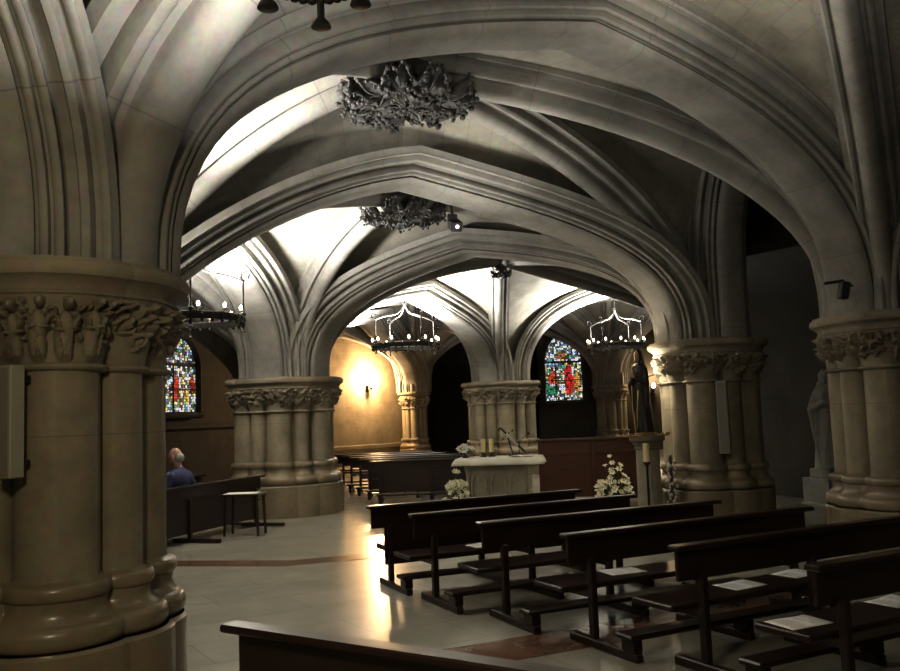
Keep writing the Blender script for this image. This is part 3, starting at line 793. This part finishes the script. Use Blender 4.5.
for sx in (-.46, .46):
    MB().lathe([(.05, .08), (.05, .12), (.032, .15), (.032, .70), (.055, .78), (.06, .84)], c=(sx, -.25, 0), n=14).build('colonnette', M['altar'], alt)
cl = empty('altar_cloth', (alt.location.x, alt.location.y, 0), AR, 'white cloth draped over the altar top', 'altar cloth', None, 'thing')
n1, n2 = 41, 25; P = np.zeros((n1, n2, 3)); hx, hy = .63, .37
for i in range(n1):
    for j in range(n2):
        u = (i/(n1-1)*2-1)*(hx+.11); v = (j/(n2-1)*2-1)*(hy+.11)
        ox = max(0, abs(u)-hx); oy = max(0, abs(v)-hy); drop = max(ox, oy)
        x = max(-hx-.012, min(hx+.012, u)); y = max(-hy-.012, min(hy+.012, v))
        fl_ = .035*min(1, drop/.1)
        x += np.sign(u)*(ox > 0)*fl_*(1+.5*math.sin(v*14)); y += np.sign(v)*(oy > 0)*fl_*(.6+.5*math.sin(u*15))
        P[i, j] = (x, y, .936-drop*.9)
o = MB().grid(P).build('cloth', M['cloth'], cl, sharp=80); md = o.modifiers.new('thick', 'SOLIDIFY'); md.thickness = .004; md.offset = 1
def on_altar(px, py): 
    q = Matrix.Rotation(AR, 2) @ Vector((px, py)); return (alt.location.x+q.x, alt.location.y+q.y, .942)
for px, py, lb in ((-.26, .10, 'left one of two cream altar candles'), (-.13, .10, 'right one of two cream altar candles')):
    r_ = empty('candle', on_altar(px, py), 0, lb, 'candle', 'cream altar candles', 'thing')
    MB().lathe([(0, 0), (.055, .0), (.055, .015), (.02, .03), (.02, .05), (.05, .06), (.05, .07), (0, .07)], n=16).build('holder', M['black'], r_)
    MB().lathe([(0, .07), (.038, .07), (.038, .27), (.030, .275), (0, .268)], n=16).build('wax', M['wax'], r_)
    MB().tube([(0, 0, .268), (.002, 0, .288)], .003, 6).build('wick', M['black'], r_)
cx = empty('crucifix', on_altar(.20, .05), AR, 'tilted dark crucifix on a stand on the altar', 'crucifix', None, 'thing')
mb = MB().lathe([(0, 0), (.07, 0), (.07, .012), (.02, .03), (.012, .05)], n=16); mb.tube([(0, 0, .04), (-.09, 0, .36)], .010, 8); mb.build('stand', M['black'], cx)
mb = MB(); mb.tube([(.20, -.03, .05), (-.16, -.03, .42)], .016, 8); mb.tube([(-.155, -.03, .42), (-.185, -.03, .43), (-.205, -.03, .41), (-.20, -.03, .385)], .016, 8)
mb.tube([(-.15, -.03, .26), (.02, -.03, .40)], .012, 8); mb.build('cross', M['black'], cx)
mb = MB(); mb.capsule((.08, -.055, .17), (-.03, -.055, .285), .014, .022, 8); mb.ball((-.075, -.055, .33), .024, 8, 6); mb.capsule((-.05, -.055, .30), (-.13, -.05, .28), .010, .007, 6); mb.capsule((-.05, -.055, .30), (-.01, -.05, .385), .010, .007, 6)
remesh(mb.build('corpus', M['pale'], cx), .006, 1)
r_ = empty('microphone', on_altar(.30, .02), AR, 'thin gooseneck microphone at the right of the altar', 'microphone', None, 'thing')
MB().lathe([(0, 0), (.05, 0), (.05, .012), (.01, .02)], n=14).build('foot', M['black'], r_)
MB().tube([(0, 0, .015), (0, 0, .14), (.02, 0, .22), (.07, 0, .28), (.14, 0, .33)], .005, 6).build('gooseneck', M['black'], r_)
MB().ball((.155, 0, .34), (.022, .016, .016), 8, 6).build('head', M['black'], r_)
r_ = empty('open_book', on_altar(.36, -.16), AR-.1, 'open white book lying on the altar cloth', 'book', None, 'thing')
for s in (-1, 1):
    P = np.array([[(s*u*.15, v*.2-.1, .006+.02*math.sin(min(1, u*1.6)*PI*.5)*(1-u*.6)) for v in (0, .5, 1)] for u in np.linspace(0, 1, 7)])
    o = MB().grid(P).build('page_block', M['paper'], r_); md = o.modifiers.new('thick', 'SOLIDIFY'); md.thickness = .006; md.offset = -1
MB().box((0, 0, .002), (.31, .21, .004)).build('cover', M['wood2'], r_)

def flower_mesh(mb, c, d, r, petals=6, kind='lily'):
    d = Vector(d).normalized(); a = d.orthogonal().normalized(); b = d.cross(a)
    for k in range(petals):
        t = 2*PI*k/petals; e = a*math.cos(t)+b*math.sin(t); f = d.cross(e)
        rows = []
        for i in range(5):
            u = i/4; out = r*(.15+.9*u**1.4); up = r*(1.1*u-.55*u*u*u); w = r*.34*math.sin(PI*(.12+.83*u))
            p = Vector(c)+e*out+d*up; rows.append([tuple(p-f*w-d*.02*r), tuple(p+d*-.06*r), tuple(p+f*w-d*.02*r)])
        mb.grid(rows)
def bouquet(name, loc, label, cat, nfl, spread, hgt, vase_h, fr, seed, col, tall=0, vase=True):
    g = random.Random(seed); root = empty(name, loc, 0, label, cat, None, 'thing')
    vr = .09 if vase_h > .12 else .05
    if vase: MB().lathe([(0, 0), (vr*.9, 0), (vr*1.1, vase_h*.35), (vr*.7, vase_h*.8), (vr*.95, vase_h), (vr*.8, vase_h), (0, vase_h*.7)], n=18).build('vase', M['vase'], root)
    st = MB(); lf = MB()
    for k in range(nfl):
        a = g.uniform(0, 2*PI); q = g.random()**.6; d = Vector((math.cos(a)*q*spread, math.sin(a)*q*spread*.8, 0))
        top = Vector((d.x, d.y, vase_h+hgt*(.35+.65*g.random())*(1-.45*q)+tall*(1 if g.random() < .25 else 0)*(1-q)))
        base = Vector((0, 0, vase_h*.8)); mid = (base+top)/2+Vector((0, 0, .05))
        st.tube([tuple(base), tuple(mid), tuple(top)], .004, 5)
        fb = MB(); flower_mesh(fb, top, (d.x+g.uniform(-.15, .15), d.y-.25+g.uniform(-.15, .15), spread*1.1+.05), fr*g.uniform(.8, 1.2), g.choice((5, 6, 6)))
        fb.ball(tuple(top), fr*.22, 6, 4)
        fb.build('flower', col, root, sharp=80)
        for _ in range(3):
            b2 = base.lerp(top, g.uniform(.3, .9)); dd = Vector((g.uniform(-1, 1), g.uniform(-1, 1), g.uniform(.1, .9))).normalized(); sd = dd.orthogonal().normalized(); Ln = fr*g.uniform(1.2, 2.2)
            lf.grid([[tuple(b2), tuple(b2+dd*.001), tuple(b2)], [tuple(b2+dd*Ln*.5-sd*Ln*.16), tuple(b2+dd*Ln*.5+Vector((0, 0, .01))), tuple(b2+dd*Ln*.5+sd*Ln*.16)], [tuple(b2+dd*Ln), tuple(b2+dd*Ln), tuple(b2+dd*Ln)]])
    st.build('stems', M['leaf'], root); lf.build('leaves', M['leaf'], root)
    return root
bouquet('rose_bouquet', on_altar(-.52, -.05), 'round bouquet of white roses on the left end of the altar', 'flowers', 18, .13, .17, .05, .05, 3, M['rose'])
bouquet('lily_arrangement', (.02, 12.75, 0), 'cream lilies on the floor left of the altar', 'flowers', 55, .22, .60, .18, .045, 4, M['petal'], tall=.14)
bouquet('lily_arrangement', (2.20, 12.35, 0), 'large cream lilies between the altar and the statue pedestal', 'flowers', 75, .30, .66, .20, .046, 5, M['petal'], tall=.14)

# ------------------------------------------------------------------ robed statue on its pedestal, candle, ornaments
SX, SY = 2.66, 12.15
pd = empty('statue_pedestal', (SX, SY, 0), 0, 'round stone pedestal column under the dark robed statue', 'pedestal', None, 'thing')
MB().lathe([(.23, 0), (.23, .10), (.20, .12), (.215, .16), (.17, .20), (.165, .22)], n=28).build('base', M['base'], pd)
MB().lathe([(.165, .20), (.160, 1.05), (.165, 1.06)], n=28).build('shaft', M['altar'], pd)
MB().lathe([(.165, 1.03), (.18, 1.05), (.17, 1.07), (.20, 1.12), (.225, 1.15), (.24, 1.16), (.24, 1.22), (.22, 1.235), (0, 1.235)], n=28).build('capital', M['carve'], pd)
mb = MB(); mb.tube([(.30*math.cos(t), .30*math.sin(t)*.7, 1.225) for t in np.linspace(0, 2*PI, 40, endpoint=False)], .010, 6, closed=True)
for k in range(10): 
    t = 2*PI*k/10; mb.tube([(.2*math.cos(t), .2*math.sin(t), 1.20), (.30*math.cos(t), .30*math.sin(t)*.7, 1.225)], .006, 5); mb.lathe([(0, 1.225), (.02, 1.23), (.022, 1.26), (0, 1.255)], c=(.30*math.cos(t), .30*math.sin(t)*.7, 0), n=8)
mb.build('brass_candle_rim', M['brass'], pd)
def robed_statue(name, loc, rz, hgt, label, mr, mf, mg, cat='statue', praying=True):
    root = empty(name, loc, rz, label, cat, None, 'thing'); k = hgt/1.25
    V = lambda *p: tuple(q*k for q in p)
    mb = MB()   # faces +x
    mb.lathe([(0.001, 0.0), (.155*k, 0), (.165*k, .03*k), (.15*k, .2*k), (.135*k, .5*k), (.125*k, .75*k), (.13*k, .88*k), (.115*k, .97*k), (.06*k, 1.02*k), (.001, 1.03*k)], n=48, rf=lambda t, z: 1+.05*math.sin(9*t+z*3/k)*(1.1-z/(1.2*k))+.12*math.cos(2*t)*-1)
    for q in range(9):
        t = -1.3+q*.32; mb.capsule(V(.14*math.cos(t), .16*math.sin(t), .02), V(.10*math.cos(t)+.03, .13*math.sin(t)*.7, .70), .018*k, .010*k, 7)
    mb.capsule(V(.0, -.12, .90), V(.07, -.17, .72), .05*k, .05*k); mb.capsule(V(.07, -.17, .72), V(.17, -.03, .80), .05*k, .032*k)
    mb.capsule(V(.0, .12, .90), V(.07, .17, .72), .05*k, .05*k); mb.capsule(V(.07, .17, .72), V(.17, .03, .80), .05*k, .032*k)
    mb.capsule(V(.06, -.17, .70), V(.06, -.15, .35), .045*k, .02*k); mb.capsule(V(.06, .17, .70), V(.06, .15, .40), .045*k, .02*k)
    remesh(mb.build('robe', mr, root), .012*k, 1)
    mb = MB(); mb.ball(V(-.012, 0, 1.115), (.085*k, .08*k, .10*k), 14, 10); mb.capsule(V(-.05, 0, 1.05), V(-.09, 0, .45), .085*k, .10*k); mb.capsule(V(-.01, -.07, 1.03), V(.0, -.12, .62), .035*k, .05*k); mb.capsule(V(-.01, .07, 1.03), V(.0, .12, .62), .035*k, .05*k)
    remesh(mb.build('veil', mr, root), .012*k, 1)
    mb = MB(); mb.ball(V(.03, 0, 1.11), (.062*k, .055*k, .08*k), 14, 10); mb.ball(V(.092, 0, 1.105), (.014*k, .009*k, .018*k), 8, 6); mb.ball(V(.065, 0, 1.06), (.03*k, .03*k, .022*k), 8, 6); mb.capsule(V(0, 0, 1.04), V(0, 0, .98), .035*k, .04*k)
    for s in (-1, 1): mb.ball(V(.083, s*.022, 1.125), (.010*k, .012*k, .007*k), 8, 6)
    mb.ball(V(.085, 0, 1.075), (.009*k, .017*k, .005*k), 8, 5)
    remesh(mb.build('face', mf, root), .006*k, 1)
    mb = MB()
    for s in (-1, 1):
        mb.ball(V(.19, s*.014, .83), (.022*k, .012*k, .036*k), 10, 8)
        for q, ln in zip((-.018, -.006, .006, .018), (.050, .060, .056, .044)):
            mb.capsule(V(.195+q, s*.012, .855), V(.205+q, s*.008, .855+ln), .0075*k, .006*k, 6)
        mb.capsule(V(.175, s*.012, .835), V(.165, s*.012, .88), .009*k, .007*k, 6)
    remesh(mb.build('hands', mf, root), .005*k, 1)
    mb = MB()
    mb.tube([V(.13, -.06, .03), V(.15, -.02, .3), V(.145, .02, .55), V(.10, .03, .72)], .012*k, 7)
    mb.tube([V(.05, -.10, 1.0), V(.10, -.12, .72), V(.12, -.13, .35), V(.13, -.1, .04)], .011*k, 7)
    mb.build('hem_trim', mg, root)
    mb = MB().lathe([(.0, 0), (.19*k, 0), (.19*k, .02*k), (.17*k, .03*k), (0, .03*k)], n=24); mb.build('footing', mg, root)
    return root
rs = robed_statue('robed_statue', (SX-.02, SY, 1.237), math.atan2(-.7, -.72), 1.22, 'dark gilded robed statue with joined hands on the round pedestal', M['robe'], M['carvskin'], M['gold'])
rs.scale = (.80, .80, 1.0); rs.rotation_euler[0] = math.radians(2.5)
# bracket lamp behind the statue
bl = empty('bracket_lamp', (2.77, 12.68, 2.08), 0, 'bright bracket lamp with leafy metalwork right of the robed statue', 'lamp', None, 'thing')
mb = MB(); mb.tube([(.18, .10, .0), (.08, .05, -.03), (0, 0, .0)], .010, 7)
for k in range(10):
    t = k*.63; mb.ball((.03*math.cos(t)-.02, .03*math.sin(t)*.5, -.28+k*.055), (.022, .018, .03), 7, 5)
mb.tube([(0, 0, .0), (-.02, 0, -.15), (.0, 0, -.32)], .008, 6); mb.build('bracket', M['brass'], bl)
for z in (.08, -.24): MB().ball((-.02, 0, z), (.028, .028, .036), 10, 8).build('bulb', M['bulb'], bl)
# paschal candle
pc = empty('floor_candle', (2.51, 11.55, 0), 0, 'single tall candle on a black floor stand before the pedestal', 'candle stand', None, 'thing')
mb = MB().lathe([(0, 0), (.15, 0), (.15, .02), (.04, .04), (.016, .07), (.016, .84), (.03, .86), (.05, .885), (.05, .90), (0, .90)], n=20); mb.build('stand', M['black'], pc)
MB().lathe([(0, .90), (.043, .90), (.043, 1.13), (.036, 1.138), (0, 1.13)], n=18).build('wax', M['wax'], pc)
MB().tube([(0, 0, 1.13), (0, .002, 1.155)], .004, 6).build('wick', M['black'], pc)
# glittering vase of flowers right of the pedestal
gv = empty('glass_ornament', (2.92, 11.95, 0), 0, 'glittering stand of glass drops just right of the statue pedestal', 'ornament', None, 'thing')
mb = MB().lathe([(0, 0), (.11, 0), (.11, .02), (.025, .05), (.018, .3), (.018, .95), (0, .96)], n=14); mb.build('stand', M['vase'], gv)
g = random.Random(8)
for k in range(34):
    z = .30+.60*k/33; t = k*2.4; r = .03+.05*g.random()
    MB().ball((r*math.cos(t), r*math.sin(t), z), (.020, .020, .026), 8, 6).build('glass_drop', M['glassy'], gv)
# white statue in the side chapel
pb = empty('statue_block', (5.84, 13.85, 0), math.radians(20), 'square grey block under the pale stone statue in the side chapel', 'pedestal', None, 'thing')
MB().box((0, 0, .21), (.56, .56, .42), bevel=.012).build('block', M['pale'], pb); MB().box((0, 0, .02), (.62, .62, .04), bevel=.008).build('footing', M['pale'], pb)
MB().box((.04, 0, .49), (.44, .44, .14), bevel=.015).build('upper_block', M['pale'], pb)
robed_statue('stone_statue', (5.87, 13.80, .56), math.atan2(-.85, -.5), 1.60, 'pale stone statue standing in the dark side chapel', M['pale'], M['pale'], M['pale'])
# step into the chapel
# ------------------------------------------------------------------ fittings
def speaker(loc, h, w, rz, label):
    r_ = empty('column_speaker', loc, rz, label, 'loudspeaker', 'narrow column loudspeakers', 'thing')
    MB().box((0, 0, 0), (w, w*.75, h), bevel=.006).build('case', M['grey'], r_)
    MB().box((0, -w*.375-.002, 0), (w*.8, .006, h*.95), bevel=.002).build('grille', M['grille'], r_)
    mb = MB()
    for z in (-h*.38, h*.38): mb.box((0, w*.46, z), (w*.4, .10, .04), bevel=.003)
    mb.build('wall_bracket', M['black'], r_)
speaker((-2.285, 4.53, 1.65), .58, .115, math.radians(-26), 'narrow grey column speaker on the carved front pillar')
speaker((3.635, 11.86, 1.44), .98, .14, math.radians(-16), 'narrow grey column speaker on the pillar right of the robed statue')
speaker((4.60, 8.82, 1.60), .62, .12, math.radians(-25), 'narrow grey column speaker at the right picture edge')
sp = empty('spotlight', (3.92, 8.62, 2.72), math.radians(0), 'black bracket spotlight above the right-hand pillar capital', 'spotlight', 'small black spotlights', 'thing')
mb = MB(); mb.box((.0, 0, -.03), (.085, .10, .17), rot=Matrix.Rotation(math.radians(12), 3, 'Y'), bevel=.008); mb.build('housing', M['black'], sp)
mb = MB(); mb.box((-.09, 0, .055), (.20, .03, .03), rot=Matrix.Rotation(math.radians(-6), 3, 'Y'), bevel=.004); mb.tube([(.0, 0, .05), (.12, .16, .06), (.25, .35, .06)], .014, 8); mb.build('bracket', M['black'], sp)
def ray(px, py, d):
    f = 875.; R = Vector((math.cos(roll), math.sin(roll)*math.sin(pitch), -math.sin(roll)*math.cos(pitch)))
    return None
sp = empty('spotlight', (.12, 11.4, 4.10), math.radians(15), 'black spotlight with a bright lens beside the smaller leaf boss', 'spotlight', 'small black spotlights', 'thing')
MB().box((0, 0, 0), (.15, .22, .13), rot=Matrix.Rotation(math.radians(25), 3, 'X'), bevel=.01).build('housing', M['black'], sp)
mb = MB().lathe([(.0, 0), (.026, 0), (.026, .01), (0, .012)], n=18); o = mb.build('lens', M['lens'], sp); o.rotation_euler = (math.radians(65+25), 0, 0); o.location = (0, -.105, -.045)
mb = MB(); mb.tube([(0, .02, .06), (-.03, .05, .20), (-.03, .1, .55)], .022, 8); mb.box((-.03, .02, .10), (.13, .05, .10), bevel=.006); mb.build('bracket', M['black'], sp)
# wall lamp on the far left wall
wl = empty('wall_lamp', (-2.80, 30.47, 2.72), math.atan2(4.9, 4.45), 'glowing wall lamp on the far left wall', 'wall lamp', None, 'thing')
mb = MB(); mb.box((0, .24, -.10), (.12, .03, .24), bevel=.006); mb.tube([(0, .24, -.12), (0, .08, -.16), (0, 0, -.12)], .016, 8); mb.lathe([(.015, -.14), (.05, -.10), (.06, -.06), (0, -.06)], n=14); mb.build('bracket', M['iron'], wl)
MB().ball((0, 0, .04), (.075, .075, .10), 16, 12).build('glass_shade', M['bulb'], wl)
dup(wl, (7.66, 33.33, 2.40), 0, 'small wall lamp on the far right wall, seen just beside the robed statue')
point('wall_lamp_light', (7.66, 33.15, 2.75), 160, (1, .72, .42), .08)
point('bracket_lamp_light', (2.38, 12.42, 2.45), 9, (1, .78, .5), .04)  # added rim light on the statue's left edge, standing off the bracket lamp
# dado moulding under the wall lamp
def strip(name, a, b, z, w, h, mat):
    a = Vector((*a, z)); b = Vector((*b, z)); d = b-a; c = (a+b)/2; rot = Matrix.Rotation(math.atan2(d.y, d.x), 3, 'Z')
    tag(MB().box(tuple(c), (d.length, w, h), rot=rot, bevel=.02).build(name, mat), kind='structure')
strip('trim_4', (-5.5, 27.75), (-1.75, 31.9), .62, .16, .14, M['wall'])
strip('trim_5', (-8.4, 19.6), (-6.1, 26.9), 1.55, .16, .14, M['shaded_wall'])

# ------------------------------------------------------------------ stained glass
def glass_mat():
    m, nt, b = newmat('stained_glass'); at = node(nt, 'ShaderNodeVertexColor'); at.layer_name = 'glass'
    nt.links.new(at.outputs[0], b.inputs['Base Color']); nt.links.new(at.outputs[0], b.inputs['Emission Color'])
    b.inputs['Emission Strength'].default_value = 1.25; b.inputs['Roughness'].default_value = .3
    return m
GLASS = glass_mat()
def stained(name, loc, rz, W, Hh, spring, figs, seed):
    g = random.Random(seed); root = empty(name, loc, rz, None, None, None, 'structure')
    def inside(x, z):
        if z < 0 or z > Hh or abs(x) > W/2: return False
        if z <= spring: return True
        t = (z-spring)/(Hh-spring); return abs(x) < W/2*math.sqrt(max(0, 1-t**2.0))*(1-.12*t)
    outl = [(-W/2, 0)]+[(-W/2*math.sqrt(max(0, 1-t**2))*(1-.12*t), spring+(Hh-spring)*t) for t in np.linspace(0, 1, 12)]
    outl += [(-x, z) for x, z in outl[-2::-1]]
    MB().add([(x*1.02, .0, z) for x, z in outl], [tuple(range(len(outl)))]).build('lead_backing', M['lead'], root, smooth=False)
    nx, nz = 21, int(21*Hh/W); P = {}
    for i in range(nx+1):
        for j in range(nz+1): P[i, j] = ((i+g.uniform(-.33, .33))/nx*W-W/2, (j+g.uniform(-.33, .33))/nz*Hh)
    vs = []; fs = []; cols = []
    pal = [(.75, .82, 1.0), (.95, .95, .9), (.10, .16, .45), (.05, .30, .25), (.80, .62, .15), (.55, .65, .75), (.10, .32, .10), (.9, .9, .95), (.03, .03, .05), (.25, .2, .1), (.6, .7, .9), (.02, .02, .03)]
    for i in range(nx):
        for j in range(nz):
            q = [P[i, j], P[i+1, j], P[i+1, j+1], P[i, j+1]]; cx_ = sum(p[0] for p in q)/4; cz = sum(p[1] for p in q)/4
            if not inside(cx_, cz): continue
            col = g.choice(pal)
            for (fx, fz, rx, rz_, c_) in figs:
                if ((cx_-fx*W)/(rx*W))**2+((cz-fz*Hh)/(rz_*Hh))**2 < 1: col = tuple(k*g.uniform(.55, 1.1) for k in c_)
            if abs(cz-spring) < Hh*.018 or abs(cz-.30*Hh) < 0: col = (.01, .01, .01)
            k = g.choice((.12, .5, .8, 1.0, 1.15)); sh = .80
            o = len(vs)
            for p in q: vs.append((cx_+(p[0]-cx_)*sh, -.012, cz+(p[1]-cz)*sh))
            fs.append((o, o+1, o+2, o+3)); cols.append(tuple(min(1, x*k) for x in col))
    ob = MB().add(vs, fs).build('glass', GLASS, root, smooth=False)
    ca = ob.data.color_attributes.new('glass', 'FLOAT_COLOR', 'CORNER')
    for pi, p in enumerate(ob.data.polygons):
        for li in p.loop_indices: ca.data[li].color = (*cols[pi], 1)
    mb = MB()
    for z in (spring, .30*Hh): mb.box((0, -.03, z), (W, .03, .035))
    for x in (-.2*W,): mb.box((x, -.03, spring/2), (.03, .03, spring))
    mb.build('saddle_bar', M['lead'], root)
    mb = MB(); mb.tube([(x*1.06, -.02, z*1.02-.02) for x, z in outl], .10, 8); mb.tube([(-W*.62, -.03, -.06), (W*.62, -.03, -.06)], .09, 8); mb.build('stone_surround', M['shaded_wall'], root)
    return root
stained('window_1', (-7.20, 23.15, 1.92), math.atan2(8.3, 2.6)-.02, 1.5, 2.05, 1.25, [(-.12, .32, .12, .16, (.62, .03, .03)), (.18, .22, .09, .1, (.8, .6, .12)), (.36, .36, .07, .12, (.55, .04, .04)), (0, .62, .5, .03, (.2, .6, .7))], 21)
stained('window_2', (4.28, 33.50, 1.98), 0, 1.50, 2.62, 1.50, [(.13, .30, .12, .22, (.75, .045, .035)), (-.28, .34, .13, .09, (.75, .12, .04)), (.34, .26, .09, .14, (.8, .42, .1)), (-.05, .66, .14, .06, (.45, .16, .07)), (-.32, .16, .16, .07, (.04, .35, .15))], 22)

# ------------------------------------------------------------------ papers
for bi, x, y, rt, lb in ((1, -.37, .20, .1, 'white paper on the second-row seat, farthest left of the papers'), (3, -.50, .26, -.08, 'white paper on the fourth-row bench seat'),
                         (4, -.41, .24, .05, 'white paper in the middle of the fifth-row bench seat'), (4, .18, .29, .12, 'white paper partly hidden behind a bench post, right one on the fifth-row seat'),
                         (5, -1.0, .26, -.05, 'largest white paper, on the nearest bench seat in front'), (5, -.17, .28, .1, 'white paper cut by the right picture edge')):
    paper(bi, x, y, rt, lb, len(PAPERS)); PAPERS.append(1)

# ------------------------------------------------------------------ lights
area_up('chandelier_light', (-3.68, 12.35, 3.30), .35, 500)
area_up('chandelier_light', (-1.0, 19.5, 3.38), .35, 1500)
area_up('chandelier_light', (4.35, 22.9, 3.46), .35, 1100)
area_up('chandelier_light', (-.9, 3.9, 3.3), .3, 65)  # added uplight for the near vault; the chandelier nearby is built unlit
area_up('vault_fill', (2.4, 4.2, 3.2), .3, 38)  # added fill brightening the near right vault, no fixture
point('room_fill', (2.0, 6.6, 4.2), 34, (1, .93, .8), .25)  # added fill to brighten benches and papers, no fixture
spot_up('chandelier_light', (-2.65, 7.75, 3.95), 900)  # unseen source behind the front pillar; no chandelier is built for it
point('chandelier_light', (-2.65, 7.75, 3.95), 110, (1, .94, .84), .15)  # spill of the same unseen source
area_up('vault_fill', (.4, 9.7, 3.2), .3, 50, (1, .95, .86))  # added fill for the vault above the second arch, no fixture
point('wall_lamp_light', (-2.64, 30.30, 2.95), 720, (1, .64, .32), .08)
point('bracket_lamp_light', (2.70, 12.58, 2.18), 42, (1, .9, .72), .03)
point('room_fill', (-1.1, 1.2, 2.75), 165, (1, .84, .56), .2)  # warm fill on the front pillar, no lamp built here
point('room_fill', (-6.5, 13.3, 4.2), 20, (1, .9, .72), .25)  # weak fill in the left aisle, no fixture
w = bpy.data.worlds.new('world'); SC.world = w; w.use_nodes = True; w.node_tree.nodes['Background'].inputs[0].default_value = (.01, .01, .01, 1)
SC.view_settings.view_transform = 'Standard'; SC.view_settings.look = 'None'; SC.view_settings.exposure = 0; SC.view_settings.gamma = .85
